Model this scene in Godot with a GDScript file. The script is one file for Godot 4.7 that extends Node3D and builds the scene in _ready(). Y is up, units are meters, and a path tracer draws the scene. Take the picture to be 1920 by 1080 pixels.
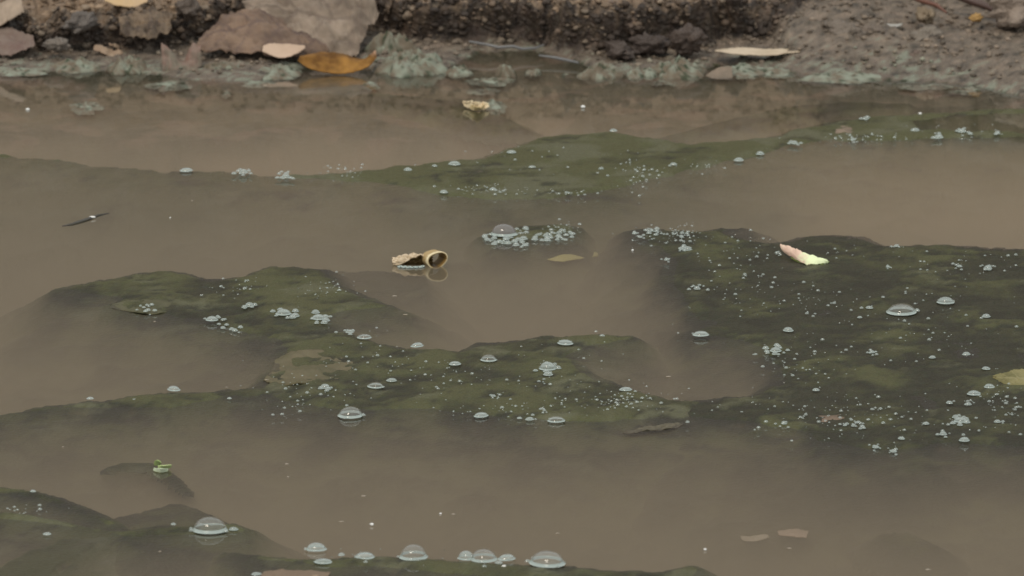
extends Node3D

var taken := {}
var mat := {}
var n_low := FastNoiseLite.new()
var n_mid := FastNoiseLite.new()
var n_fine := FastNoiseLite.new()
var rng := RandomNumberGenerator.new()
var bubble_film_mesh: Mesh
var bubble_rim_mesh: Mesh
var dot_mesh: Mesh


# ------------------------------------------------------------------ naming
func numbered(called: String) -> String:
	var n: int = taken.get(called, -1) + 1
	taken[called] = n
	return called if n == 0 else "%s_%03d" % [called, n]


func tag(o: Node3D, label: String, category: String, group := "", kind := "") -> void:
	o.set_meta("label", label)
	o.set_meta("category", category)
	if group != "":
		o.set_meta("group", group)
	if kind != "":
		o.set_meta("kind", kind)


func thing(called: String, label: String, category: String, at := Vector3.ZERO, group := "") -> Node3D:
	var o := Node3D.new()
	o.name = numbered(called)
	add_child(o)
	o.position = at
	tag(o, label, category, group)
	return o


func put(called: String, m: Mesh, material: Material, parent: Node3D = self) -> MeshInstance3D:
	var o := MeshInstance3D.new()
	o.name = numbered(called) if parent == self else called
	o.mesh = m
	if material:
		o.material_override = material
	parent.add_child(o, true)
	return o


# ------------------------------------------------------------------ helpers
func piece(a: Array, x: float) -> float:
	# piecewise linear through Vector2(x, z) points
	if x <= a[0].x:
		return a[0].y
	for i in range(1, a.size()):
		if x <= a[i].x:
			return lerpf(a[i - 1].y, a[i].y, (x - a[i - 1].x) / (a[i].x - a[i - 1].x))
	return a[-1].y


func along(a: Array, t: float) -> Vector3:
	var f := clampf(t, 0.0, 1.0) * (a.size() - 1)
	var i := mini(int(f), a.size() - 2)
	var w := f - i
	var p0: Vector3 = a[maxi(i - 1, 0)]
	var p1: Vector3 = a[i]
	var p2: Vector3 = a[i + 1]
	var p3: Vector3 = a[mini(i + 2, a.size() - 1)]
	return p1.cubic_interpolate(p2, p0, p3, w)


func signed_nearest(poly: PackedVector2Array, p: Vector2) -> Vector3:
	# (signed distance, positive inside; direction from the outline to p)
	var best := 1e9
	var off := Vector2.ZERO
	var inside := false
	var n := poly.size()
	var j := n - 1
	for i in n:
		var a := poly[j]
		var b := poly[i]
		var ab := b - a
		var t := clampf((p - a).dot(ab) / ab.length_squared(), 0.0, 1.0)
		var d := p - a - ab * t
		var l := d.length_squared()
		if l < best:
			best = l
			off = d
		if (a.y > p.y) != (b.y > p.y) and p.x < a.x + ab.x * (p.y - a.y) / ab.y:
			inside = not inside
		j = i
	best = sqrt(best)
	off = off / maxf(best, 1e-6)
	return Vector3(best if inside else -best, off.x, off.y)


func one_sided(poly: PackedVector2Array, p: Vector2, way: float) -> float:
	# distance to the nearest outline point that lies behind (way 1) or in front of (way -1) p
	var best := 1e9
	var j := poly.size() - 1
	for i in poly.size():
		var a := poly[j]
		var ab := poly[i] - a
		j = i
		var t := clampf((p - a).dot(ab) / ab.length_squared(), 0.0, 1.0)
		var d := p - a - ab * t
		if d.y * way >= 0.0:
			best = minf(best, d.length_squared())
	return sqrt(best) if best < 1e8 else 1.0


func commit_grid(points: PackedVector3Array, colors: PackedColorArray, nu: int, nv: int, keep := PackedByteArray()) -> ArrayMesh:
	# points[iv * nu + iu]; rows run towards the viewer
	var idx := PackedInt32Array()
	for v in nv - 1:
		for u in nu - 1:
			var a := v * nu + u
			var b := a + 1
			var c := a + nu
			var d := c + 1
			if keep.size() and not (keep[a] or keep[b] or keep[c] or keep[d]):
				continue
			idx.append_array([a, b, c, b, d, c])
	var arr := []
	arr.resize(Mesh.ARRAY_MAX)
	arr[Mesh.ARRAY_VERTEX] = points
	arr[Mesh.ARRAY_COLOR] = colors
	arr[Mesh.ARRAY_INDEX] = idx
	var normals := PackedVector3Array()
	normals.resize(points.size())
	for k in range(0, idx.size(), 3):
		var p := points[idx[k]]
		var q := points[idx[k + 1]]
		var r := points[idx[k + 2]]
		var nn := (r - p).cross(q - p)
		normals[idx[k]] += nn
		normals[idx[k + 1]] += nn
		normals[idx[k + 2]] += nn
	for k in normals.size():
		normals[k] = normals[k].normalized() if normals[k].length_squared() > 0.0 else Vector3.UP
	arr[Mesh.ARRAY_NORMAL] = normals
	var m := ArrayMesh.new()
	m.add_surface_from_arrays(Mesh.PRIMITIVE_TRIANGLES, arr)
	return m


func lathe(profile: Array, sides: int) -> ArrayMesh:
	# profile of Vector2(radius, height), from the bottom to the top
	var st := SurfaceTool.new()
	st.begin(Mesh.PRIMITIVE_TRIANGLES)
	st.set_smooth_group(0)
	for i in profile.size():
		for k in sides:
			var a := TAU * k / sides
			st.add_vertex(Vector3(cos(a) * profile[i].x, profile[i].y, sin(a) * profile[i].x))
	for i in profile.size() - 1:
		for k in sides:
			var a := i * sides + k
			var b := i * sides + (k + 1) % sides
			var c := a + sides
			var d := b + sides
			for q in [a, b, c, b, d, c]:
				st.add_index(q)
	st.generate_normals()
	return st.commit()


func lump(seed_: int, rough: float, rings := 7, sides := 10) -> ArrayMesh:
	# an uneven pebble of about unit radius
	var noise := FastNoiseLite.new()
	noise.seed = seed_
	noise.frequency = 0.9
	var st := SurfaceTool.new()
	st.begin(Mesh.PRIMITIVE_TRIANGLES)
	st.set_smooth_group(0)
	for i in rings + 1:
		var t := PI * i / rings
		for k in sides:
			var a := TAU * k / sides
			var d := Vector3(sin(t) * cos(a), -cos(t), sin(t) * sin(a))
			st.add_vertex(d * (1.0 + rough * noise.get_noise_3dv(d * 1.3) + 0.4 * rough * noise.get_noise_3dv(d * 4.0)))
	for i in rings:
		for k in sides:
			var a := i * sides + k
			var b := i * sides + (k + 1) % sides
			for q in [a, b, a + sides, b, b + sides, a + sides]:
				st.add_index(q)
	st.generate_normals()
	return st.commit()


func tube(pts: Array, radii: Array, sides := 7) -> ArrayMesh:
	var st := SurfaceTool.new()
	st.begin(Mesh.PRIMITIVE_TRIANGLES)
	st.set_smooth_group(0)
	var n := pts.size()
	for i in n:
		var dir: Vector3 = (pts[mini(i + 1, n - 1)] - pts[maxi(i - 1, 0)]).normalized()
		var s := dir.cross(Vector3.UP if absf(dir.y) < 0.9 else Vector3.RIGHT).normalized()
		var t := s.cross(dir)
		for k in sides:
			var a := TAU * k / sides
			st.add_vertex(pts[i] + (s * cos(a) + t * sin(a)) * radii[i])
	for i in n - 1:
		for k in sides:
			var a := i * sides + k
			var b := i * sides + (k + 1) % sides
			for q in [a, a + sides, b, b, a + sides, b + sides]:
				st.add_index(q)
	st.generate_normals()
	return st.commit()


func blade(lower: Array, upper: Array, tint: Dictionary, seed_: int) -> ArrayMesh:
	# a leaf or husk: a sheet with thickness between two edges that run from left to right
	var nu: int = tint.get("nu", 40)
	var nv: int = tint.get("nv", 22)
	var bulge: float = tint.get("bulge", 0.0)
	var crumple: float = tint.get("crumple", 0.001)
	var thick: float = tint.get("thick", 0.0006)
	var veins: float = tint.get("veins", 6.0)
	var noise := FastNoiseLite.new()
	noise.seed = seed_
	noise.frequency = tint.get("freq", 40.0)
	var c0: Color = tint["a"]
	var c1: Color = tint["b"]
	var c2: Color = tint.get("vein", c1)
	var pts := PackedVector3Array()
	var cols := PackedColorArray()
	for v in nv:
		for u in nu:
			var fu := u / float(nu - 1)
			var fv := v / float(nv - 1)
			var lo := along(lower, fu)
			var up := along(upper, fu)
			var across := (up - lo)
			var tear: float = tint.get("tear", 0.07)
			lo += across * tear * (noise.get_noise_1d(fu * 0.06 + 9.0) + 0.6 * noise.get_noise_1d(fu * 0.25))
			up += across * tear * (noise.get_noise_1d(fu * 0.06 + 5.0) + 0.6 * noise.get_noise_1d(fu * 0.25 + 3.0))
			across = up - lo
			var run := along(lower, minf(fu + 0.02, 1.0)) - along(lower, maxf(fu - 0.02, 0.0))
			var nrm := run.cross(across).normalized()
			if nrm.y < 0.0:
				nrm = -nrm
			var p := lo.lerp(up, fv)
			var edge := sin(PI * fv)
			var ribs := absf(fposmod(fu * veins + absf(fv - 0.5) * 1.6, 1.0) - 0.5) * 2.0
			var mid := absf(fv - 0.5)
			p += nrm * (bulge * edge + crumple * (noise.get_noise_3dv(p) + 0.5 * noise.get_noise_3dv(p * 3.1)))
			p += nrm * (0.0007 * smoothstep(0.12, 0.0, ribs) if veins > 0.0 else 0.0)
			pts.append(p)
			var k := clampf(0.5 + 1.1 * noise.get_noise_3dv(p * 0.8 + Vector3(3, 1, 2)) + 0.5 * noise.get_noise_3dv(p * 4.0), 0.0, 1.0)
			var c := c0.lerp(c1, k)
			if tint.has("c"):
				c = c.lerp(tint["c"], smoothstep(tint.get("c_from", 0.4), tint.get("c_to", 0.7), fu + 0.25 * noise.get_noise_3dv(p * 1.7)))
			if veins > 0.0:
				c = c.lerp(c2, 0.55 * maxf(smoothstep(0.14, 0.03, ribs), smoothstep(0.045, 0.015, mid)))
			cols.append(c)
	return thicken(pts, cols, nu, nv, thick, tint.get("under", Color(0, 0, 0, 0)))


func thicken(pts: PackedVector3Array, cols: PackedColorArray, nu: int, nv: int, thick: float, under := Color(0, 0, 0, 0)) -> ArrayMesh:
	var top := commit_grid(pts, cols, nu, nv)
	var nor: PackedVector3Array = top.surface_get_arrays(0)[Mesh.ARRAY_NORMAL]
	var st := SurfaceTool.new()
	st.begin(Mesh.PRIMITIVE_TRIANGLES)
	st.set_smooth_group(0)
	var n := pts.size()
	for side in 2:
		for k in n:
			st.set_color(under if side == 0 and under.a > 0.0 else cols[k])
			st.add_vertex(pts[k] + nor[k] * thick * (0.5 if side == 0 else -0.5))
	for v in nv - 1:
		for u in nu - 1:
			var a := v * nu + u
			var c := a + nu
			for q in [a, a + 1, c, a + 1, c + 1, c]:
				st.add_index(q)
			for q in [a, c, a + 1, a + 1, c, c + 1]:
				st.add_index(n + q)
	for u in nu - 1:
		for r in [0, nv - 1]:
			var a: int = r * nu + u
			for q in ([a, n + a, a + 1, a + 1, n + a, n + a + 1] if r == 0 else [a, a + 1, n + a, a + 1, n + a + 1, n + a]):
				st.add_index(q)
	for v in nv - 1:
		for r in [0, nu - 1]:
			var a: int = v * nu + r
			for q in ([a, a + nu, n + a, a + nu, n + a + nu, n + a] if r == 0 else [a, n + a, a + nu, a + nu, n + a, n + a + nu]):
				st.add_index(q)
	st.generate_normals()
	return st.commit()


func relief(freq: float, octaves: int, seed_: int, size := 512) -> NoiseTexture2D:
	var n := FastNoiseLite.new()
	n.seed = seed_
	n.frequency = freq
	n.fractal_octaves = octaves
	var t := NoiseTexture2D.new()
	t.noise = n
	t.width = size
	t.height = size
	t.seamless = true
	return t


func paint(called: String, c: Color, rough: float, spec := 0.5) -> StandardMaterial3D:
	var m := StandardMaterial3D.new()
	m.resource_name = called
	m.albedo_color = c.linear_to_srgb()
	m.roughness = rough
	m.metallic_specular = spec
	mat[called] = m
	return m


# ------------------------------------------------------------------ the scene
func _ready() -> void:
	rng.seed = 11
	n_low.seed = 3
	n_low.frequency = 14.0
	n_mid.seed = 5
	n_mid.frequency = 60.0
	n_fine.seed = 8
	n_fine.frequency = 230.0

	var cam := Camera3D.new()
	cam.name = "camera"
	add_child(cam)
	cam.position = Vector3(0, 1, 4)
	cam.look_at(Vector3.ZERO)
	cam.fov = 5.0
	cam.near = 0.05
	cam.far = 200.0
	var lens := CameraAttributesPhysical.new()
	lens.frustum_focal_length = 274.85
	lens.frustum_focus_distance = 3.95
	lens.frustum_near = 0.05
	lens.frustum_far = 200.0
	lens.exposure_aperture = 32.0
	cam.attributes = lens
	cam.current = true

	var around := WorldEnvironment.new()
	around.name = "environment"
	var e := Environment.new()
	e.background_mode = Environment.BG_SKY
	var sky := ProceduralSkyMaterial.new()
	sky.sky_top_color = Color(0.815, 0.84, 0.85)
	sky.sky_horizon_color = Color(0.81, 0.83, 0.835)
	sky.ground_bottom_color = Color(0.22, 0.2, 0.17)
	sky.ground_horizon_color = Color(0.4, 0.38, 0.34)
	e.sky = Sky.new()
	e.sky.sky_material = sky
	e.background_energy_multiplier = 1.3
	e.tonemap_mode = Environment.TONE_MAPPER_LINEAR
	e.tonemap_exposure = 1.05
	e.sdfgi_enabled = true
	e.ssao_enabled = true
	e.ssil_enabled = true
	e.volumetric_fog_enabled = true
	e.volumetric_fog_density = 0.0
	around.environment = e
	add_child(around)

	var sun := DirectionalLight3D.new()
	sun.name = "overcast_sun"
	sun.light_energy = 0.4
	sun.light_angular_distance = 18.0
	sun.light_color = Color(1.0, 0.96, 0.9)
	sun.shadow_enabled = true
	add_child(sun)
	sun.rotation_degrees = Vector3(-58, -28, 0)

	make_materials()
	make_ground()
	make_water()
	make_algae()
	make_bank_things()
	make_floating_things()
	make_bubbles()


func make_materials() -> void:
	var m := paint("mud", Color(1, 1, 1), 0.5, 0.38)
	m.vertex_color_use_as_albedo = true
	m.uv1_triplanar = true
	m.uv1_world_triplanar = true
	m.uv1_scale = Vector3.ONE * 22.0
	m.heightmap_enabled = true
	m.heightmap_texture = relief(0.02, 5, 4)
	m.heightmap_scale = 0.25
	m = paint("algae", Color(1, 1, 1), 0.42, 0.2)
	m.vertex_color_use_as_albedo = true
	m.uv1_triplanar = true
	m.uv1_world_triplanar = true
	m.uv1_scale = Vector3(18, 30, 26)
	m.heightmap_enabled = true
	m.heightmap_texture = relief(0.025, 5, 14)
	m.heightmap_scale = 0.1
	m = paint("dry_leaf", Color(1, 1, 1), 0.6, 0.4)
	m.vertex_color_use_as_albedo = true
	m = paint("wet_leaf", Color(1, 1, 1), 0.5, 0.22)
	m.vertex_color_use_as_albedo = true
	m = paint("scum", Color(1, 1, 1), 0.5, 0.25)
	m.vertex_color_use_as_albedo = true
	m = paint("turbid_water", Color(0.045, 0.034, 0.023, 1), 0.03, 0.5)
	m.transparency = BaseMaterial3D.TRANSPARENCY_ALPHA
	m.albedo_color.a = 0.15
	m = paint("film", Color(0.34, 0.33, 0.28), 0.03, 0.5)
	m.transparency = BaseMaterial3D.TRANSPARENCY_ALPHA
	m.albedo_color.a = 0.24
	m = paint("grey_film", Color(0.2, 0.178, 0.16), 0.1, 0.5)
	m.transparency = BaseMaterial3D.TRANSPARENCY_ALPHA
	m.albedo_color.a = 0.7
	m = paint("foam", Color(0.45, 0.5, 0.46), 0.08, 0.5)
	m.transparency = BaseMaterial3D.TRANSPARENCY_ALPHA
	m.albedo_color.a = 0.42
	paint("meniscus", Color(0.33, 0.38, 0.35), 0.12, 0.5)  # pale colour paints in the sky reflected along the bubble rims
	paint("dust", Color(0.3, 0.25, 0.19), 0.6)
	paint("white_speck", Color(0.75, 0.74, 0.7), 0.5)


var shore := [Vector2(-0.4289, -0.6315), Vector2(-0.3679, -0.6351), Vector2(-0.3304, -0.6479), Vector2(-0.2921, -0.6497), Vector2(-0.2527, -0.6315), Vector2(-0.2289, -0.6134), Vector2(-0.183, -0.6098), Vector2(-0.1566, -0.6424), Vector2(-0.1465, -0.6644), Vector2(-0.1234, -0.6644), Vector2(-0.104, -0.6607), Vector2(-0.095, -0.6351), Vector2(-0.0689, -0.6279), Vector2(-0.0462, -0.6589), Vector2(-0.0233, -0.7107), Vector2(0.0156, -0.7164), Vector2(0.0388, -0.6902), Vector2(0.054, -0.6644), Vector2(0.069, -0.6351), Vector2(0.0919, -0.6315), Vector2(0.1304, -0.6388), Vector2(0.1446, -0.6644), Vector2(0.1582, -0.668), Vector2(0.1768, -0.6497), Vector2(0.1994, -0.6388), Vector2(0.2292, -0.6206), Vector2(0.2821, -0.6098), Vector2(0.3158, -0.6009), Vector2(0.3375, -0.5848), Vector2(0.3619, -0.5565), Vector2(0.421, -0.5425)]
var step_line := [Vector2(-0.4361, -0.7145), Vector2(-0.3734, -0.7089), Vector2(-0.3338, -0.6977), Vector2(-0.2954, -0.7051), Vector2(-0.2453, -0.7145), Vector2(-0.2123, -0.7618), Vector2(-0.1025, -0.7772), Vector2(-0.0744, -0.739), Vector2(-0.0429, -0.7276), Vector2(-0.0234, -0.7276), Vector2(0.0156, -0.7314), Vector2(0.0388, -0.6977), Vector2(0.0736, -0.6902), Vector2(0.1128, -0.7089), Vector2(0.1441, -0.7145), Vector2(0.1505, -0.7352), Vector2(0.2077, -0.7466), Vector2(0.2258, -0.8003), Vector2(0.2565, -0.8593), Vector2(0.387, -0.8892), Vector2(0.4524, -0.8993)]
var step_size := [Vector2(-0.42, 0.018), Vector2(-0.2, 0.02), Vector2(-0.08, 0.024), Vector2(0.0, 0.03), Vector2(0.15, 0.03), Vector2(0.2, 0.022), Vector2(0.24, 0.012), Vector2(0.5, 0.01)]


func ground_y(x: float, z: float) -> float:
	var zs := piece(shore, x) + 0.004 * n_mid.get_noise_2d(x, 7.0)
	var zt := piece(step_line, x) + 0.006 * n_mid.get_noise_2d(x, 31.0) * (1.0 - smoothstep(0.8, 1.2, -z))
	var d := zs - z
	var far := smoothstep(0.5, 1.5, absf(x))
	var y := 0.0
	if d < 0.0:
		var s := -d
		y = -0.0012 - 0.0042 * smoothstep(0.0, 0.06, s) + 0.0035 * n_low.get_noise_2d(x * 1.0, z) * smoothstep(0.0, 0.03, s)
		y += 0.0012 * n_mid.get_noise_2d(x, z) * smoothstep(0.0, 0.03, s)
		y -= 0.06 * smoothstep(0.17 + 0.05 * n_low.get_noise_2d(x * 0.5, 3.0), 0.37, s)
	else:
		y = 0.003 * smoothstep(-0.004, 0.014, d) + 0.05 * maxf(d - 0.014, 0.0) * smoothstep(0.19, 0.22, x) + 0.0025 * n_mid.get_noise_2d(x * 1.1, z) * smoothstep(0.0, 0.012, d)
		y += 0.0009 * n_fine.get_noise_2d(x, z) * smoothstep(0.0, 0.01, d)
	# the mud mound on the right
	var mound := smoothstep(0.186, 0.205, x + 0.004 * n_mid.get_noise_2d(3.0, z)) * smoothstep(-0.004, 0.085, d)
	y += mound * (0.0165 + 0.004 * n_low.get_noise_2d(x * 2.0, z) + 0.002 * n_mid.get_noise_2d(x, z)) * (1.0 - 0.4 * smoothstep(0.24, 0.33, x))
	# the dark earth step and the slope above it
	var g := zt - z
	if g > -0.01:
		var h := piece(step_size, x)
		var near := 1.0 - smoothstep(0.84, 0.96, -z)
		h = lerpf(0.02, h, near)
		y *= near
		var up := smoothstep(-0.002, 0.026, g + 0.1 * (1.0 - near) + 0.005 * n_mid.get_noise_2d(x * 1.5, 11.0))
		y += up * (h + near * 0.011 * n_mid.get_noise_2d(x, z) + near * 0.005 * n_low.get_noise_2d(x * 3.0, z) + near * 0.0022 * n_fine.get_noise_2d(x * 0.6, z * 0.6))
		if g > 0.0:
			var back := maxf(-0.775 - z, 0.0)
			y += back * 0.62 * smoothstep(0.0, 0.1, back) * (1.0 if back < 2.6 else 2.6 / back)
	# near and side shores, outside the picture
	if z > 2.6 or absf(x) > 2.4:
		y += 0.13 * maxf(smoothstep(2.6, 3.1, z), smoothstep(2.4, 3.2, absf(x)) if d < 0.0 else 0.0) + 0.03 * n_low.get_noise_2d(x * 0.1, z * 0.1)
	return y


func ground_at(x: float, z: float) -> Vector3:
	# the earth step leans out over its foot
	var g := piece(step_line, x) - z
	var lean := smoothstep(0.0, 0.026, g) * (1.0 - smoothstep(0.05, 0.12, g)) * smoothstep(0.2, 0.16, x)
	return Vector3(x, ground_y(x, z), z + lean * (0.021 + 0.02 * n_mid.get_noise_2d(x * 0.7, 50.0)))


func ground_color(x: float, z: float, y: float) -> Color:
	var d := piece(shore, x) - z
	var g := piece(step_line, x) - z
	var a := n_mid.get_noise_3d(x * 1.2, y * 2.0, z + 5.0)
	var b := n_low.get_noise_2d(x * 1.4 + 9.0, z)
	var f := n_fine.get_noise_3d(x, y * 1.4, z)
	if d < 0.0:
		var bed := Color(0.062, 0.056, 0.029)
		bed = bed.lerp(Color(0.024, 0.03, 0.011), smoothstep(-0.32, 0.02, n_low.get_noise_2d(x * 0.8 + 9.0, z * 1.6) + 0.4 * a))
		return bed.lerp(Color(0.14, 0.094, 0.062), smoothstep(0.1, 0.35, n_low.get_noise_2d(x * 1.1, z * 1.5 + 40.0)))
	var soil := Color(0.046, 0.033, 0.025)
	soil = soil.lerp(Color(0.098, 0.07, 0.051), smoothstep(-0.15, 0.35, a + 0.5 * f))
	var dry := Color(0.23, 0.16, 0.105)
	soil = soil.lerp(dry, smoothstep(0.022, 0.05, g + 0.035 * a + 0.02 * f))
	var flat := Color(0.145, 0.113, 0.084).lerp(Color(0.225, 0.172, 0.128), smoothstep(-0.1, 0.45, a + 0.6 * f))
	flat = flat.lerp(Color(0.062, 0.049, 0.036), smoothstep(0.2, 0.5, -a + 0.4 * f))  # dark patches: wet mud plus painted-in shade of hollows between the scum
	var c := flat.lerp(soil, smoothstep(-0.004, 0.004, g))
	# mint green algae film in grainy patches along the water's edge
	var film := smoothstep(0.0, 0.35, 0.27 + a * 0.9 + 0.7 * f - 12.0 * maxf(d - 0.012, 0.0) + 0.4 * b - 0.25)
	c = c.lerp(Color(0.06, 0.045, 0.034), smoothstep(0.2, 0.4, g))
	return c.lerp(Color(0.2, 0.225, 0.17), 0.7 * film * smoothstep(0.004, -0.004, g))


func make_ground() -> void:
	var xs := PackedFloat32Array()
	for v in [-60.0, -30.0, -15.0, -8.0, -5.0, -3.5, -3.0, -2.7, -2.4, -2.0, -1.6, -1.2, -0.9, -0.7, -0.56, -0.5]:
		xs.append(v)
	for i in 321:
		xs.append(-0.45 + 0.9 * i / 320.0)
	for v in [0.5, 0.56, 0.7, 0.9, 1.2, 1.6, 2.0, 2.4, 2.7, 3.0, 3.5, 5.0, 8.0, 15.0, 30.0, 60.0]:
		xs.append(v)
	var zs := PackedFloat32Array()
	for v in [-60.0, -30.0, -15.0, -8.0, -5.0, -3.5, -2.9, -2.4, -2.0, -1.7, -1.5, -1.35, -1.2, -1.1, -1.0, -0.95]:
		zs.append(v)
	for i in 190:
		zs.append(-0.9 + 0.0024 * i)
	for v in [-0.44, -0.42, -0.4, -0.36, -0.32, -0.28, -0.2, -0.1, 0.1, 0.3, 0.6, 0.9, 1.3, 1.7, 2.1, 2.5, 2.7, 2.9, 3.1, 3.4, 4.0, 5.0, 8.0, 15.0, 30.0, 60.0]:
		zs.append(v)
	var pts := PackedVector3Array()
	var cols := PackedColorArray()
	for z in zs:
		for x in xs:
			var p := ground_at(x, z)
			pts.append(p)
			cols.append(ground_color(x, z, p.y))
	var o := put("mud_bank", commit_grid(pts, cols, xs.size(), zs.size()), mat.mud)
	tag(o, "dark crumbling mud bank that runs down under the murky puddle", "mud bank", "", "structure")


func make_water() -> void:
	var pm := PlaneMesh.new()
	pm.size = Vector2(6.4, 4.2)
	pm.subdivide_width = 8
	pm.subdivide_depth = 8
	var o := put("water_surface", pm, mat.turbid_water)
	o.position = Vector3(0, 0, 1.2)
	tag(o, "glossy still surface of the murky puddle", "water", "", "structure")
	var fog := FogVolume.new()
	fog.name = "water"
	fog.shape = RenderingServer.FOG_VOLUME_SHAPE_BOX
	fog.size = Vector3(6.3, 0.2, 4.1)
	fog.position = Vector3(0, -0.1004, 1.2)
	var fm := FogMaterial.new()
	fm.resource_name = "suspended_silt"
	fm.albedo = Color(0.99, 0.775, 0.525).linear_to_srgb()
	fm.density = 19.0
	fog.material = fm
	add_child(fog)
	tag(fog, "still murky brown puddle water full of silt", "water", "", "structure")


# ------------------------------------------------------------------ algae
func algae_mat(called: String, label: String, outline: Array, look: Dictionary) -> void:
	var poly := PackedVector2Array(outline)
	var front: float = look.get("front", 0.065)
	var side: float = look.get("side", 0.5)
	var cut: float = look.get("cut", -0.04)
	var squeezed := PackedVector2Array()
	var steep := PackedVector2Array()
	for p in poly:
		squeezed.append(Vector2(p.x * side, p.y * front))
		steep.append(Vector2(p.x * side, p.y * 1.6))
	var lo := poly[0]
	var hi := poly[0]
	for p in poly:
		lo = lo.min(p)
		hi = hi.max(p)
	lo -= Vector2(0.09, 0.03)
	hi += Vector2(0.09, 0.26)
	var dx: float = look.get("dx", 0.0022)
	var dz: float = look.get("dz", 0.0042)
	var nu := int((hi.x - lo.x) / dx) + 2
	var nv := int((hi.y - lo.y) / dz) + 2
	var top: float = look.get("top", 0.0011)
	var amp: float = look.get("amp", 0.0018)
	var tone: float = look.get("tone", 0.0)
	var sd: float = look.get("seed", 1.0)
	var ragged: float = look.get("ragged", 0.006)
	var pts := PackedVector3Array()
	var cols := PackedColorArray()
	var keep := PackedByteArray()
	for v in nv:
		for u in nu:
			var x := lo.x + u * dx
			var z := lo.y + v * dz
			var q := signed_nearest(poly, Vector2(x, z))
			var d := q.x + ragged * (n_low.get_noise_2d(x * 2.2 + sd, z) + 0.5 * n_mid.get_noise_2d(x * 1.2 + sd, z * 0.7)) * smoothstep(-0.1, 0.0, q.x)
			var wx := x + 0.01 * n_low.get_noise_2d(z * 1.5, x + sd)
			var wz := z + 0.02 * n_low.get_noise_2d(x * 1.3 + sd, z * 1.3)
			var streak := n_mid.get_noise_2d(wx * 0.3, wz * 0.9 + sd) + 0.5 * n_fine.get_noise_2d(wx * 0.3, wz * 0.7)
			var slow := n_low.get_noise_2d(wx + sd * 3.0, wz * 0.8)
			var y := 0.0
			if d >= 0.0:
				var rise := smoothstep(0.0, 0.012, d)
				y = lerpf(minf(top, -0.0009), top, rise) + rise * (amp * slow + 0.35 * amp * streak)
			else:
				var fall := minf(one_sided(squeezed, Vector2(x * side, z * front), 1.0), one_sided(steep, Vector2(x * side, z * 1.6), -1.0))
				y = minf(top, -0.0009) - (fall + 0.4 * d * d) * (1.0 + 0.35 * slow) + 0.3 * amp * streak * smoothstep(-0.05, 0.0, d)
				if ragged > 0.0:
					y += clampf(d - q.x, -0.004, 0.004) * 0.3
			pts.append(Vector3(x, y, z))
			keep.append(1 if y > cut else 0)
			var c := Color(0.049, 0.046, 0.028)
			c = c.lerp(Color(0.088, 0.086, 0.041), smoothstep(-0.35, 0.45, slow + 0.45 * streak + tone))
			c = c.lerp(Color(0.12, 0.115, 0.07), 0.8 * smoothstep(0.2, 0.7, n_low.get_noise_2d(wx * 1.1 + 20.0 + sd, wz) + 0.35 * streak + 0.6 * tone))
			c = c.lerp(Color(0.038, 0.036, 0.026), 0.8 * smoothstep(0.1, 0.5, -streak - 0.3 * slow - 0.5 * tone))
			cols.append(c)
	var o := put(called, commit_grid(pts, cols, nu, nv, keep), mat.algae)
	tag(o, label, "algae mat")


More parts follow.
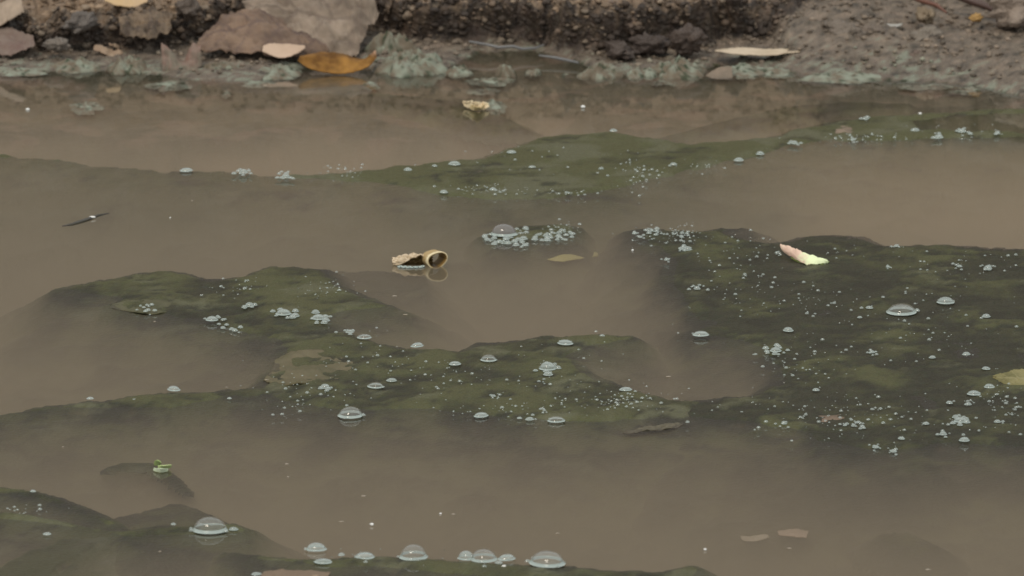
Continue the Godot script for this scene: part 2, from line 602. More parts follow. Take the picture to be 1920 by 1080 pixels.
func make_algae() -> void:
	algae_mat("algae_mat", "long olive algae mat stretching across the water nearest the far bank", [Vector2(-0.3632, -0.3804), Vector2(-0.3484, -0.3771), Vector2(-0.3186, -0.3657), Vector2(-0.2811, -0.3448), Vector2(-0.237, -0.3287), Vector2(-0.1938, -0.3256), Vector2(-0.1575, -0.3128), Vector2(-0.129, -0.3176), Vector2(-0.0935, -0.3335), Vector2(-0.0577, -0.3496), Vector2(-0.0217, -0.369), Vector2(0.0037, -0.4033), Vector2(0.0147, -0.4265), Vector2(0.0368, -0.4399), Vector2(0.07, -0.4482), Vector2(0.0954, -0.4265), Vector2(0.1243, -0.4099), Vector2(0.1538, -0.4199), Vector2(0.1803, -0.4399), Vector2(0.211, -0.4702), Vector2(0.2304, -0.4872), Vector2(0.2569, -0.4975), Vector2(0.2909, -0.5043), Vector2(0.3292, -0.5199), Vector2(0.3741, -0.5199), Vector2(0.3729, -0.5043), Vector2(0.3126, -0.494), Vector2(0.2855, -0.477), Vector2(0.288, -0.4567), Vector2(0.3098, -0.4516), Vector2(0.3286, -0.4567), Vector2(0.3679, -0.4399), Vector2(0.3663, -0.4199), Vector2(0.3223, -0.4199), Vector2(0.2894, -0.4199), Vector2(0.2486, -0.4099), Vector2(0.2193, -0.4099), Vector2(0.1932, -0.3984), Vector2(0.1703, -0.3706), Vector2(0.1515, -0.3496), Vector2(0.1218, -0.3176), Vector2(0.0854, -0.2861), Vector2(0.0673, -0.2658), Vector2(0.0352, -0.2396), Vector2(0.007, -0.235), Vector2(-0.0211, -0.2396), Vector2(-0.0459, -0.2473), Vector2(-0.0709, -0.2705), Vector2(-0.0925, -0.2861), Vector2(-0.1212, -0.2939), Vector2(-0.15, -0.3018), Vector2(-0.1862, -0.316), Vector2(-0.2259, -0.3208), Vector2(-0.2733, -0.3351), Vector2(-0.3106, -0.3544), Vector2(-0.3622, -0.3674)], {"seed": 1.0, "front": 0.05, "tone": 0.45, "top": 0.0014})
	algae_mat("algae_mat", "broad forked algae mat left of centre with an arm reaching the left edge", [Vector2(-0.2864, 0.0041), Vector2(-0.2712, -0.0179), Vector2(-0.2487, -0.0346), Vector2(-0.2261, -0.0515), Vector2(-0.209, -0.0473), Vector2(-0.1929, -0.0277), Vector2(-0.168, -0.0346), Vector2(-0.1555, -0.0599), Vector2(-0.1352, -0.0585), Vector2(-0.1147, -0.0515), Vector2(-0.107, -0.0138), Vector2(-0.093, 0.0137), Vector2(-0.0726, 0.0408), Vector2(-0.0658, 0.0543), Vector2(-0.0856, 0.0543), Vector2(-0.105, 0.065), Vector2(-0.1112, 0.0809), Vector2(-0.0973, 0.1137), Vector2(-0.0775, 0.1331), Vector2(-0.0579, 0.1486), Vector2(-0.0321, 0.1524), Vector2(-0.0194, 0.1331), Vector2(0, 0.1241), Vector2(0.0162, 0.1176), Vector2(0.0324, 0.1202), Vector2(0.0519, 0.1137), Vector2(0.0746, 0.1176), Vector2(0.0776, 0.128), Vector2(0.0613, 0.1396), Vector2(0.0483, 0.1486), Vector2(0.0384, 0.1689), Vector2(0.0445, 0.1966), Vector2(0.0599, 0.2277), Vector2(0.0754, 0.246), Vector2(0.0938, 0.2643), Vector2(0.1155, 0.2703), Vector2(0.1112, 0.312), Vector2(0.0956, 0.3179), Vector2(0.0679, 0.3179), Vector2(0.0431, 0.3238), Vector2(0.0123, 0.3179), Vector2(-0.0186, 0.3085), Vector2(-0.0496, 0.2966), Vector2(-0.0745, 0.2942), Vector2(-0.0991, 0.3002), Vector2(-0.1244, 0.2847), Vector2(-0.1438, 0.2643), Vector2(-0.1655, 0.2679), Vector2(-0.1956, 0.2919), Vector2(-0.2295, 0.2966), Vector2(-0.2575, 0.2942), Vector2(-0.2819, 0.3002), Vector2(-0.3028, 0.3109), Vector2(-0.3032, 0.3061), Vector2(-0.2798, 0.2859), Vector2(-0.253, 0.2679), Vector2(-0.2314, 0.2643), Vector2(-0.2071, 0.2497), Vector2(-0.176, 0.2436), Vector2(-0.1511, 0.2363), Vector2(-0.1458, 0.2091), Vector2(-0.1403, 0.1841), Vector2(-0.1396, 0.1588), Vector2(-0.1485, 0.1331), Vector2(-0.1689, 0.1098), Vector2(-0.1823, 0.1006), Vector2(-0.2026, 0.0849), Vector2(-0.2198, 0.0676), Vector2(-0.2401, 0.057), Vector2(-0.2508, 0.0435), Vector2(-0.2484, 0.0273), Vector2(-0.2687, 0.0205)], {"seed": 2.3, "front": 0.085, "tone": 0.05})
	algae_mat("algae_mat", "large dark wet algae mat filling the right side around the pale fruit slice", [Vector2(0.0761, -0.1597), Vector2(0.0866, -0.1686), Vector2(0.1037, -0.1568), Vector2(0.1209, -0.1538), Vector2(0.135, -0.1642), Vector2(0.1508, -0.1686), Vector2(0.1539, -0.1597), Vector2(0.1415, -0.1494), Vector2(0.1512, -0.1303), Vector2(0.1681, -0.1245), Vector2(0.186, -0.142), Vector2(0.2069, -0.1465), Vector2(0.2274, -0.142), Vector2(0.2365, -0.1201), Vector2(0.2534, -0.1158), Vector2(0.2811, -0.1201), Vector2(0.3044, -0.11), Vector2(0.3516, -0.1013), Vector2(0.3125, 0.3816), Vector2(0.2737, 0.3736), Vector2(0.2526, 0.3702), Vector2(0.2369, 0.3782), Vector2(0.2182, 0.3873), Vector2(0.2003, 0.3816), Vector2(0.1822, 0.3782), Vector2(0.1708, 0.3621), Vector2(0.1655, 0.3436), Vector2(0.1445, 0.3297), Vector2(0.1293, 0.3238), Vector2(0.1049, 0.3156), Vector2(0.0928, 0.3061), Vector2(0.103, 0.2703), Vector2(0.1189, 0.2606), Vector2(0.1378, 0.2582), Vector2(0.1512, 0.2338), Vector2(0.1556, 0.2029), Vector2(0.1535, 0.174), Vector2(0.1479, 0.1524), Vector2(0.1356, 0.1331), Vector2(0.1197, 0.1267), Vector2(0.1067, 0.1267), Vector2(0.1054, 0.1137), Vector2(0.1143, 0.0875), Vector2(0.1083, 0.0676), Vector2(0.1058, 0.0341), Vector2(0.0998, 0.0069), Vector2(0.094, -0.0277), Vector2(0.0966, -0.0699), Vector2(0.0888, -0.1057), Vector2(0.0791, -0.1347)], {"seed": 5.1, "tone": -0.3})
	algae_mat("algae_clump", "small lone algae clump carrying a grey dome bubble in mid puddle", [Vector2(-0.0224, -0.142), Vector2(-0.0104, -0.1642), Vector2(0.0139, -0.1716), Vector2(0.0347, -0.1776), Vector2(0.0467, -0.1642), Vector2(0.0448, -0.145), Vector2(0.0275, -0.1318), Vector2(0.0069, -0.1201), Vector2(-0.0137, -0.1245)], {"seed": 7.7, "tone": 0.1, "ragged": 0.003, "side": 1.0, "front": 0.25})
	algae_mat("sunken_algae_ridge", "smooth dark sunken algae ridge beside the curled tan leaf tube", [Vector2(-0.1218, -0.0642), Vector2(-0.1084, -0.0699), Vector2(-0.0915, -0.0727), Vector2(-0.0745, -0.0684), Vector2(-0.0575, -0.0585), Vector2(-0.0538, -0.0388), Vector2(-0.067, -0.0221), Vector2(-0.0871, -0.0193), Vector2(-0.1074, -0.0305)], {"seed": 9.1, "tone": -0.2, "top": -0.0065, "amp": 0.0012, "front": 0.055, "side": 0.7, "dz": 0.003, "dx": 0.0016})
	algae_mat("algae_strand", "slanting algae strand at the lower left edge with a sunken dark front", [Vector2(-0.2986, 0.4432), Vector2(-0.286, 0.452), Vector2(-0.2674, 0.4619), Vector2(-0.2487, 0.476), Vector2(-0.2294, 0.5008), Vector2(-0.2132, 0.5273), Vector2(-0.2065, 0.542), Vector2(-0.2243, 0.5368), Vector2(-0.2435, 0.5104), Vector2(-0.2659, 0.4836), Vector2(-0.2965, 0.4706)], {"seed": 11.2, "tone": 0.0, "ragged": 0.003, "front": 0.14, "side": 0.8})
	algae_mat("algae_strand", "thin algae strand running under the big dome bubble at lower left", [Vector2(-0.2939, 0.5029), Vector2(-0.2821, 0.504), Vector2(-0.264, 0.5104), Vector2(-0.2456, 0.5231), Vector2(-0.2271, 0.5379), Vector2(-0.2094, 0.542), Vector2(-0.1954, 0.5315), Vector2(-0.175, 0.5326), Vector2(-0.1518, 0.5273), Vector2(-0.1403, 0.5399), Vector2(-0.1421, 0.5525), Vector2(-0.1623, 0.5546), Vector2(-0.1767, 0.5566), Vector2(-0.2082, 0.5628), Vector2(-0.2233, 0.5525), Vector2(-0.2505, 0.5368), Vector2(-0.2925, 0.521)], {"seed": 12.9, "tone": 0.05, "ragged": 0.003, "front": 0.1, "side": 0.6})
	algae_mat("sunken_algae_lobe", "pale olive algae lobe lying just under the water in the bottom left corner", [Vector2(-0.2863, 0.6713), Vector2(-0.274, 0.6118), Vector2(-0.259, 0.5814), Vector2(-0.2431, 0.5608), Vector2(-0.2235, 0.5504), Vector2(-0.2186, 0.5587), Vector2(-0.2324, 0.5916), Vector2(-0.2466, 0.6369), Vector2(-0.2576, 0.681)], {"seed": 14.4, "tone": 0.5, "top": -0.001, "amp": 0.0012})
	algae_mat("algae_mat", "algae strip along the bottom edge under a row of dome bubbles", [Vector2(-0.1554, 0.5814), Vector2(-0.1262, 0.5936), Vector2(-0.1032, 0.5957), Vector2(-0.0746, 0.5916), Vector2(-0.0459, 0.5957), Vector2(-0.0172, 0.6017), Vector2(0.0114, 0.6078), Vector2(0.0342, 0.6118), Vector2(0.057, 0.6179), Vector2(0.0769, 0.6199), Vector2(0.0972, 0.6068), Vector2(0.1026, 0.6159), Vector2(0.0957, 0.6615), Vector2(0.0395, 0.6517), Vector2(-0.017, 0.6369), Vector2(-0.0569, 0.6259), Vector2(-0.0855, 0.6179), Vector2(-0.0968, 0.6199), Vector2(-0.1141, 0.6118), Vector2(-0.1373, 0.6038)], {"seed": 16.8, "tone": 0.1, "ragged": 0.004})
	algae_mat("sunken_algae_wedge", "smooth dark wedge of sunken algae above the lower left dome bubble", [Vector2(-0.2187, 0.5083), Vector2(-0.2004, 0.4922), Vector2(-0.1834, 0.4782), Vector2(-0.1733, 0.4922), Vector2(-0.1643, 0.5104), Vector2(-0.152, 0.5242), Vector2(-0.1923, 0.5347), Vector2(-0.2098, 0.5347)], {"seed": 18.5, "tone": -0.2, "top": -0.003, "amp": 0.0008, "side": 0.6, "front": 0.3, "cut": -0.012})
	algae_mat("sunken_algae_arc", "thin dark arc of sunken algae behind the small green leaf bits", [Vector2(-0.2303, 0.4121), Vector2(-0.2205, 0.3997), Vector2(-0.207, 0.3975), Vector2(-0.1983, 0.4087), Vector2(-0.188, 0.4333), Vector2(-0.1808, 0.4586), Vector2(-0.1898, 0.4388), Vector2(-0.1991, 0.4166), Vector2(-0.2075, 0.4054), Vector2(-0.2185, 0.4076)], {"seed": 20.5, "tone": -0.1, "top": -0.0018, "amp": 0.0008, "ragged": 0.0015, "front": 0.3, "side": 0.6, "cut": -0.003})
	algae_mat("sunken_algae_smudge", "faint dark sunken algae smudge alone at lower right", [Vector2(0.2034, 0.5189), Vector2(0.2167, 0.5168), Vector2(0.2288, 0.5347), Vector2(0.2325, 0.5452), Vector2(0.215, 0.5452), Vector2(0.2055, 0.5347)], {"seed": 22.5, "tone": -0.2, "top": -0.009, "amp": 0.002, "ragged": 0.004, "front": 0.3, "side": 0.6, "cut": -0.018})
	algae_mat("algae_strand", "dark sinuous algae strand under the pale husk near the far bank", [Vector2(-0.1022, -0.5742), Vector2(-0.068, -0.5636), Vector2(-0.0376, -0.546), Vector2(-0.015, -0.5164), Vector2(0, -0.4821), Vector2(0.0092, -0.4567), Vector2(-0.0111, -0.4567), Vector2(-0.0297, -0.4838), Vector2(-0.0598, -0.5181), Vector2(-0.0978, -0.546)], {"seed": 24.1, "tone": -0.05, "top": -0.001, "ragged": 0.004, "front": 0.2, "side": 0.4, "cut": -0.006})
	algae_mat("algae_strand", "dark algae strand rising to the right between the far mat and the mud mound", [Vector2(0.0879, -0.4199), Vector2(0.118, -0.4516), Vector2(0.1525, -0.4906), Vector2(0.1795, -0.5181), Vector2(0.2028, -0.5372), Vector2(0.2409, -0.5495), Vector2(0.2782, -0.5425), Vector2(0.2397, -0.5251), Vector2(0.2015, -0.5078), Vector2(0.1707, -0.4821), Vector2(0.1362, -0.4432), Vector2(0.1099, -0.4199)], {"seed": 26.4, "tone": 0.0, "top": -0.0014, "ragged": 0.004, "front": 0.2, "side": 0.4, "cut": -0.006})


# ------------------------------------------------------------------ on the bank
func leaf(called: String, label: String, lower: Array, upper: Array, tint: Dictionary, material := "dry_leaf") -> MeshInstance3D:
	var c := Vector3.ZERO
	for p in lower + upper:
		c += p
	c /= lower.size() + upper.size()
	var o := put(called, blade(lower.map(func(p): return p - c), upper.map(func(p): return p - c), tint, int(label.hash() % 1000)), mat[material])
	o.position = c
	tag(o, label, "leaf")
	return o


func scum(label: String, at: Vector3, wide: float, deep: float, tall: float, green := 0.6, kind := "scum_patch", category := "scum") -> void:
	var noise := FastNoiseLite.new()
	noise.seed = int(label.hash() % 1000)
	noise.frequency = 1.0
	var rings := 22
	var sides := 64
	var st := SurfaceTool.new()
	st.begin(Mesh.PRIMITIVE_TRIANGLES)
	st.set_smooth_group(0)
	for i in rings + 1:
		for k in sides:
			var a := TAU * k / sides
			var r := i / float(rings)
			var d := Vector3(cos(a), 0, sin(a))
			var reach := 0.8 + 0.45 * noise.get_noise_3dv(d * 0.9) + 0.2 * noise.get_noise_3dv(d * 2.6)
			var p := d * r * reach
			var q2 := p * Vector3(wide, 0, deep) * 160.0
			var h := pow(maxf(1.0 - r * r, 0.0), 0.8) * (0.75 + 0.7 * noise.get_noise_3dv(q2 * 0.7)) + 0.0006 / tall * (noise.get_noise_3dv(q2 * 1.6) + 0.6 * noise.get_noise_3dv(q2 * 3.4)) * minf(1.0, 3.0 * (1.0 - r))
			var g := clampf(green - 0.25 + 1.3 * noise.get_noise_3dv(q2 * 0.5 + Vector3(5, 0, 0)) + 0.8 * noise.get_noise_3dv(q2 * 2.1), 0.0, 1.0)
			var c := Color(0.15, 0.118, 0.084).lerp(Color(0.235, 0.25, 0.195), g)
			c = c.lerp(Color(0.05, 0.058, 0.035), smoothstep(0.12, 0.4, noise.get_noise_3dv(q2 * 0.9 + Vector3(0, 7, 0))))
			st.set_color(c)
			st.add_vertex(Vector3(p.x * wide, -0.0015 + (h * 0.68 + 0.12 * (1.0 - pow(r, 6.0))) * tall, p.z * deep))
	for i in rings:
		for k in sides:
			var a := i * sides + k
			var b := i * sides + (k + 1) % sides
			for q in [a, a + sides, b, b, a + sides, b + sides]:
				st.add_index(q)
	st.generate_normals()
	var o := put(kind, st.commit(), mat.scum)
	o.position = at
	tag(o, label, category)


func clod(label: String, at: Vector3, size: Vector3, c: Color, called := "soil_clod", category := "clod") -> void:
	var m := lump(int(label.hash() % 1000), 0.75, 18, 26)
	var o := put(called, m, null)
	var p: StandardMaterial3D = mat.mud.duplicate()
	p.vertex_color_use_as_albedo = false
	p.albedo_color = c.linear_to_srgb()
	o.material_override = p
	o.position = at
	o.scale = size
	o.rotation.y = float(label.hash() % 7)
	tag(o, label, category)


func make_bank_things() -> void:
	var t := thing("crumpled_leaf", "large crumpled brown dead leaf lying on the bank at upper left", "leaf")
	put("front_lobe", blade([Vector3(-0.2292, 0.0086, -0.672), Vector3(-0.2082, 0.0075, -0.668), Vector3(-0.1849, 0.0083, -0.664), Vector3(-0.1578, 0.0072, -0.66), Vector3(-0.1315, 0.0075, -0.655)], [Vector3(-0.2232, 0.0156, -0.695), Vector3(-0.2085, 0.0241, -0.715), Vector3(-0.1911, 0.0282, -0.728), Vector3(-0.1613, 0.0204, -0.71), Vector3(-0.1317, 0.0096, -0.66)],
		{"a": Color(0.088, 0.055, 0.04), "b": Color(0.215, 0.14, 0.094), "vein": Color(0.08, 0.05, 0.045), "crumple": 0.0065, "bulge": 0.006, "freq": 38.0, "veins": 5.0, "nu": 60, "nv": 34}, 21), mat.dry_leaf, t)
	put("back_lobe", blade([Vector3(-0.189, 0.0176, -0.712), Vector3(-0.167, 0.0151, -0.705), Vector3(-0.149, 0.0051, -0.685), Vector3(-0.1294, 0.0025, -0.675), Vector3(-0.1128, 0.0056, -0.675)], [Vector3(-0.1987, 0.0323, -0.745), Vector3(-0.1684, 0.0373, -0.752), Vector3(-0.137, 0.0404, -0.752), Vector3(-0.1057, 0.0385, -0.75), Vector3(-0.0969, 0.0216, -0.735)],
		{"a": Color(0.125, 0.09, 0.063), "b": Color(0.28, 0.213, 0.158), "vein": Color(0.09, 0.062, 0.045), "crumple": 0.0065, "bulge": 0.004, "freq": 35.0, "veins": 4.0, "nu": 60, "nv": 40}, 22), mat.dry_leaf, t)
	leaf("dead_leaf", "small pale tan leaf scrap lying under the large crumpled leaf", [Vector3(-0.18, 0.0118, -0.655), Vector3(-0.171, 0.0094, -0.65), Vector3(-0.1594, 0.0098, -0.65), Vector3(-0.1491, 0.0152, -0.652)], [Vector3(-0.1794, 0.0147, -0.662), Vector3(-0.1714, 0.0158, -0.664), Vector3(-0.1598, 0.015, -0.664), Vector3(-0.1493, 0.0151, -0.66)], {"a": Color(0.44, 0.31, 0.22), "b": Color(0.5, 0.36, 0.26), "veins": 0.0, "crumple": 0.0008})
	leaf("dead_leaf", "wet amber brown cupped leaf at the water's edge below the large crumpled leaf", [Vector3(-0.154, 0.0092, -0.636), Vector3(-0.1409, 0.0034, -0.632), Vector3(-0.1225, 0.0011, -0.63), Vector3(-0.1057, 0.0042, -0.632), Vector3(-0.0973, 0.0111, -0.638)], [Vector3(-0.1519, 0.0107, -0.642), Vector3(-0.1382, 0.0129, -0.648), Vector3(-0.1229, 0.0117, -0.648), Vector3(-0.1074, 0.0083, -0.644), Vector3(-0.0982, 0.0158, -0.642)], {"a": Color(0.1, 0.045, 0.012), "b": Color(0.33, 0.165, 0.042), "vein": Color(0.16, 0.07, 0.02), "c": Color(0.42, 0.25, 0.16), "c_from": 0.85, "c_to": 1.0, "veins": 0.0, "crumple": 0.0014, "bulge": 0.002, "tear": 0.04}, "wet_leaf")
	leaf("torn_leaf", "torn pinkish leaf with two pointed tips sticking up at the left shore", [Vector3(-0.2506, 0, -0.635), Vector3(-0.2413, -0.0025, -0.632), Vector3(-0.2328, -0.0009, -0.632), Vector3(-0.2231, 0.0064, -0.638)], [Vector3(-0.2529, 0.0197, -0.655), Vector3(-0.2474, 0.0144, -0.652), Vector3(-0.2405, 0.0078, -0.65), Vector3(-0.2355, 0.0078, -0.65), Vector3(-0.2298, 0.0174, -0.653), Vector3(-0.2235, 0.0172, -0.65)], {"a": Color(0.22, 0.13, 0.1), "b": Color(0.16, 0.135, 0.1), "veins": 0.0, "crumple": 0.004, "bulge": 0.004, "freq": 60.0})
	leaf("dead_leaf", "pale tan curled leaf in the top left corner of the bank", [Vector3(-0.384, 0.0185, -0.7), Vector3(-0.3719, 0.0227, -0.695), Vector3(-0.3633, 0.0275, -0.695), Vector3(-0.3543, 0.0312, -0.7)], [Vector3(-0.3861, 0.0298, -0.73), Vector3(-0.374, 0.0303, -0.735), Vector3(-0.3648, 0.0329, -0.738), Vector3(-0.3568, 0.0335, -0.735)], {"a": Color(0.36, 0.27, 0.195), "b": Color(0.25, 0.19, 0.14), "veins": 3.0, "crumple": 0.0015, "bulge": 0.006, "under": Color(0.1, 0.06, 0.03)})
	leaf("dead_leaf", "pale ochre leaf edge on top of the bank above the dark leaf plate", [Vector3(-0.2982, 0.0327, -0.735), Vector3(-0.2878, 0.0302, -0.73), Vector3(-0.2769, 0.0294, -0.73), Vector3(-0.267, 0.0323, -0.735)], [Vector3(-0.2981, 0.0372, -0.76), Vector3(-0.2886, 0.0386, -0.765), Vector3(-0.2768, 0.0386, -0.765), Vector3(-0.2644, 0.0356, -0.76)], {"a": Color(0.5, 0.34, 0.18), "b": Color(0.42, 0.3, 0.2), "veins": 0.0, "bulge": 0.003})
	leaf("dead_leaf", "dark brown leaf plate with a ragged ochre rim on the left bank", [Vector3(-0.2837, 0.0189, -0.683), Vector3(-0.2697, 0.0164, -0.68), Vector3(-0.2566, 0.0176, -0.682), Vector3(-0.2485, 0.023, -0.69)], [Vector3(-0.2862, 0.0272, -0.7), Vector3(-0.2719, 0.0299, -0.71), Vector3(-0.2567, 0.0297, -0.715), Vector3(-0.2448, 0.0252, -0.71)], {"a": Color(0.06, 0.042, 0.03), "b": Color(0.2, 0.14, 0.09), "veins": 4.0, "crumple": 0.007, "bulge": 0.002, "freq": 70.0})
	leaf("dead_leaf", "dull reddish leaf half buried in mud at the far left of the bank", [Vector3(-0.3821, 0.0086, -0.672), Vector3(-0.3656, 0.0071, -0.668), Vector3(-0.3532, 0.0095, -0.668), Vector3(-0.3452, 0.0119, -0.675)], [Vector3(-0.384, 0.0209, -0.7), Vector3(-0.3668, 0.0205, -0.698), Vector3(-0.3565, 0.018, -0.695), Vector3(-0.3477, 0.0167, -0.69)], {"a": Color(0.14, 0.085, 0.068), "b": Color(0.19, 0.14, 0.11), "veins": 4.0, "crumple": 0.003})
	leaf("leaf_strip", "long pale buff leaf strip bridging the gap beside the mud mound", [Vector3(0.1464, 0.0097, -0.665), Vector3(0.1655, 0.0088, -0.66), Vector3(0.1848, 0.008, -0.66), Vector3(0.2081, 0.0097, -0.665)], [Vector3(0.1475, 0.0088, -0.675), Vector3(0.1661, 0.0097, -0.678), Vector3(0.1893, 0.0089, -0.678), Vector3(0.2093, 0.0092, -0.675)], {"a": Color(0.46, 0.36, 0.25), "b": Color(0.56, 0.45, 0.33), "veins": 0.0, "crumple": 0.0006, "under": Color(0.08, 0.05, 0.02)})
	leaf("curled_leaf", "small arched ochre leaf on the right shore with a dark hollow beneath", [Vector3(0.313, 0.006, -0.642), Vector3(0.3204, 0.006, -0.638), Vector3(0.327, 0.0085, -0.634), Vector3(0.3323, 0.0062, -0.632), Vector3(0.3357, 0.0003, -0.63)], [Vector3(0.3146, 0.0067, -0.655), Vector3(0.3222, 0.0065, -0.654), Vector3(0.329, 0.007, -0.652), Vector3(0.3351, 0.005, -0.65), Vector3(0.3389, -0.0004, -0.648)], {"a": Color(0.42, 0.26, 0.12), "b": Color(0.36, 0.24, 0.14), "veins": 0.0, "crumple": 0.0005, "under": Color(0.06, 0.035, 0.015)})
	leaf("dead_leaf", "small triangular tan flake at the waterline under the buff leaf strip", [Vector3(0.1383, 0.0013, -0.622), Vector3(0.149, -0.001, -0.62), Vector3(0.1582, -0.0007, -0.622)], [Vector3(0.1428, 0.0027, -0.63), Vector3(0.1502, 0.0043, -0.637), Vector3(0.1579, 0.0043, -0.637)], {"a": Color(0.21, 0.155, 0.11), "b": Color(0.15, 0.115, 0.08), "veins": 0.0})
	leaf("dead_leaf", "thin whitish curled scrap on the mud mound left of the orange grain", [Vector3(0.2676, 0.0225, -0.7), Vector3(0.2745, 0.0203, -0.697), Vector3(0.2831, 0.0217, -0.7)], [Vector3(0.2686, 0.0238, -0.705), Vector3(0.2755, 0.0219, -0.703), Vector3(0.2842, 0.0222, -0.705)], {"a": Color(0.4, 0.38, 0.34), "b": Color(0.3, 0.28, 0.25), "veins": 0.0})
	var tw := put("twig", tube([Vector3(0.2855, 0.0371, -0.745), Vector3(0.3, 0.0348, -0.725), Vector3(0.3095, 0.0337, -0.715), Vector3(0.3163, 0.0302, -0.705)], [0.0022, 0.002, 0.0016, 0.0008]), paint("red_twig", Color(0.13, 0.05, 0.028), 0.5))
	tag(tw, "short reddish brown twig with its tip down on the mud mound", "twig")
	tw = put("twig", tube([Vector3(0.3187, 0.0379, -0.745), Vector3(0.3354, 0.0338, -0.73), Vector3(0.3468, 0.0308, -0.725), Vector3(0.3562, 0.0289, -0.715)], [0.003, 0.003, 0.0028, 0.0026]), paint("dark_twig", Color(0.07, 0.036, 0.026), 0.5))
	tag(tw, "dark brown stick running up to the smooth tan stone", "twig")
	tw = put("root", tube([Vector3(-0.031, 0.0098, -0.7), Vector3(-0.0174, 0.0091, -0.692), Vector3(-0.0097, 0.0076, -0.69), Vector3(0.0008, 0.0084, -0.69), Vector3(0.0077, 0.0064, -0.69), Vector3(0.0171, 0.0067, -0.692), Vector3(0.0233, 0.0074, -0.7)], [0.0008, 0.001, 0.0011, 0.0011, 0.001, 0.0009, 0.0006]), paint("grey_stripe", Color(0.15, 0.145, 0.14), 0.35))  # tube drawn for the thin grey wet line along the step foot
	tag(tw, "thin grey root looping along the foot of the dark earth step", "root")
	tw = put("root", tube([Vector3(0.0193, 0.0055, -0.672), Vector3(0.0309, 0.0047, -0.668), Vector3(0.0401, 0.004, -0.662), Vector3(0.0481, 0.0036, -0.655)], [0.0006, 0.0011, 0.0011, 0.0007]), mat.grey_stripe)
	tag(tw, "short grey root dipping into the water right of the looping root", "root")
	clod("smooth tan stone in the top right corner of the bank", Vector3(0.3702, 0.0344, -0.7), Vector3(0.021, 0.015, 0.016), Color(0.27, 0.21, 0.165), "stone", "stone")
	clod("orange grain on the mud mound below the dark stick", Vector3(0.3373, 0.0276, -0.7), Vector3(0.0045, 0.003, 0.004), Color(0.42, 0.25, 0.09), "grain", "grain")
	clod("grey pebble with a dark gap under it on the left bank", Vector3(-0.3291, 0.0133, -0.672), Vector3(0.0085, 0.0045, 0.006), Color(0.17, 0.14, 0.115), "stone", "stone")
	clod("dark wet earth clod hanging over the water left of the buff leaf strip", Vector3(0.1274, 0.0174, -0.675), Vector3(0.0145, 0.0095, 0.009), Color(0.085, 0.06, 0.047))
	clod("dark knobbly earth clod at the foot of the step above the pale scum cone", Vector3(0.0772, 0.008, -0.675), Vector3(0.015, 0.0065, 0.008), Color(0.075, 0.055, 0.044))
	clod("dark earth clod between the knobbly clod and the hanging clod", Vector3(0.0986, 0.0112, -0.682), Vector3(0.014, 0.007, 0.008), Color(0.065, 0.047, 0.038))
	clod("round brown earth clod near the top of the dark step", Vector3(0.0731, 0.0321, -0.715), Vector3(0.0055, 0.005, 0.005), Color(0.2, 0.145, 0.11))
	clod("tan earth lump low on the dark step right of the round clod", Vector3(0.0873, 0.0209, -0.7), Vector3(0.008, 0.0055, 0.006), Color(0.14, 0.1, 0.075))
	clod("angular tan slab of dried mud on the crest of the mud mound", Vector3(0.2392, 0.019, -0.69), Vector3(0.0145, 0.0075, 0.008), Color(0.18, 0.145, 0.115))
	clod("flat tan mud crumb right of the slab on the mound crest", Vector3(0.2586, 0.0198, -0.69), Vector3(0.0085, 0.0035, 0.006), Color(0.17, 0.13, 0.1))
	clod("pale clump of mud crumbs in the middle of the mud mound", Vector3(0.3009, 0.0169, -0.685), Vector3(0.013, 0.006, 0.008), Color(0.2, 0.165, 0.13))
	clod("yellowish brown clod on the mound under the reddish twig", Vector3(0.3008, 0.0278, -0.705), Vector3(0.0095, 0.0055, 0.006), Color(0.21, 0.155, 0.1))
	clod("reddish brown clod half way down the mud mound", Vector3(0.2931, 0.0059, -0.655), Vector3(0.0085, 0.006, 0.006), Color(0.16, 0.115, 0.09))
	clod("small tan clod on the mound left of the arched ochre leaf", Vector3(0.3092, 0.0075, -0.655), Vector3(0.006, 0.004, 0.005), Color(0.18, 0.14, 0.105))
	clod("small dark mud knob at the water's edge on the right", Vector3(0.3465, 0.0003, -0.605), Vector3(0.0055, 0.0055, 0.005), Color(0.09, 0.075, 0.062))
	clod("dark flat crumb lying near the right edge of the mud mound", Vector3(0.3591, 0.0104, -0.66), Vector3(0.0095, 0.0028, 0.005), Color(0.09, 0.072, 0.06))
	clod("brown clod among the leaves at the top of the left bank", Vector3(-0.2367, 0.0295, -0.72), Vector3(0.01, 0.007, 0.008), Color(0.1, 0.075, 0.058))
	clod("crusted grey clod on the left bank right of the reddish leaf", Vector3(-0.3138, 0.0243, -0.695), Vector3(0.014, 0.007, 0.008), Color(0.13, 0.108, 0.092))
	for i in 16:
		var x := rng.randf_range(-0.41, -0.12)
		var z := rng.randf_range(-0.76, -0.685)
		var y := ground_y(x, z) + 0.0025
		var w := rng.randf_range(0.005, 0.013)
		var d := rng.randf_range(0.006, 0.014)
		var tilt := rng.randf_range(-0.3, 0.7)
		var lean := rng.randf_range(-0.4, 0.4)
		var k := rng.randf()
		var lo_edge := []
		var up_edge := []
		for u in [-1.0, -0.4, 0.4, 1.0]:
			var narrow: float = 1.0 - 0.7 * absf(u)
			lo_edge.append(Vector3(u * w, lean * u * w - tilt * d * 0.3 * narrow, d * 0.5 * narrow))
			up_edge.append(Vector3(u * w, lean * u * w + tilt * d * 0.5 * narrow, -d * 0.5 * narrow))
		var o := put("leaf_scrap", blade(lo_edge, up_edge, {"a": Color(0.09, 0.06, 0.042).lerp(Color(0.3, 0.2, 0.13), k), "b": Color(0.17, 0.12, 0.085).lerp(Color(0.4, 0.29, 0.2), k), "nu": 18, "nv": 10, "veins": 3.0, "crumple": 0.003, "freq": 80.0, "tear": 0.3}, 200 + i), mat.dry_leaf)
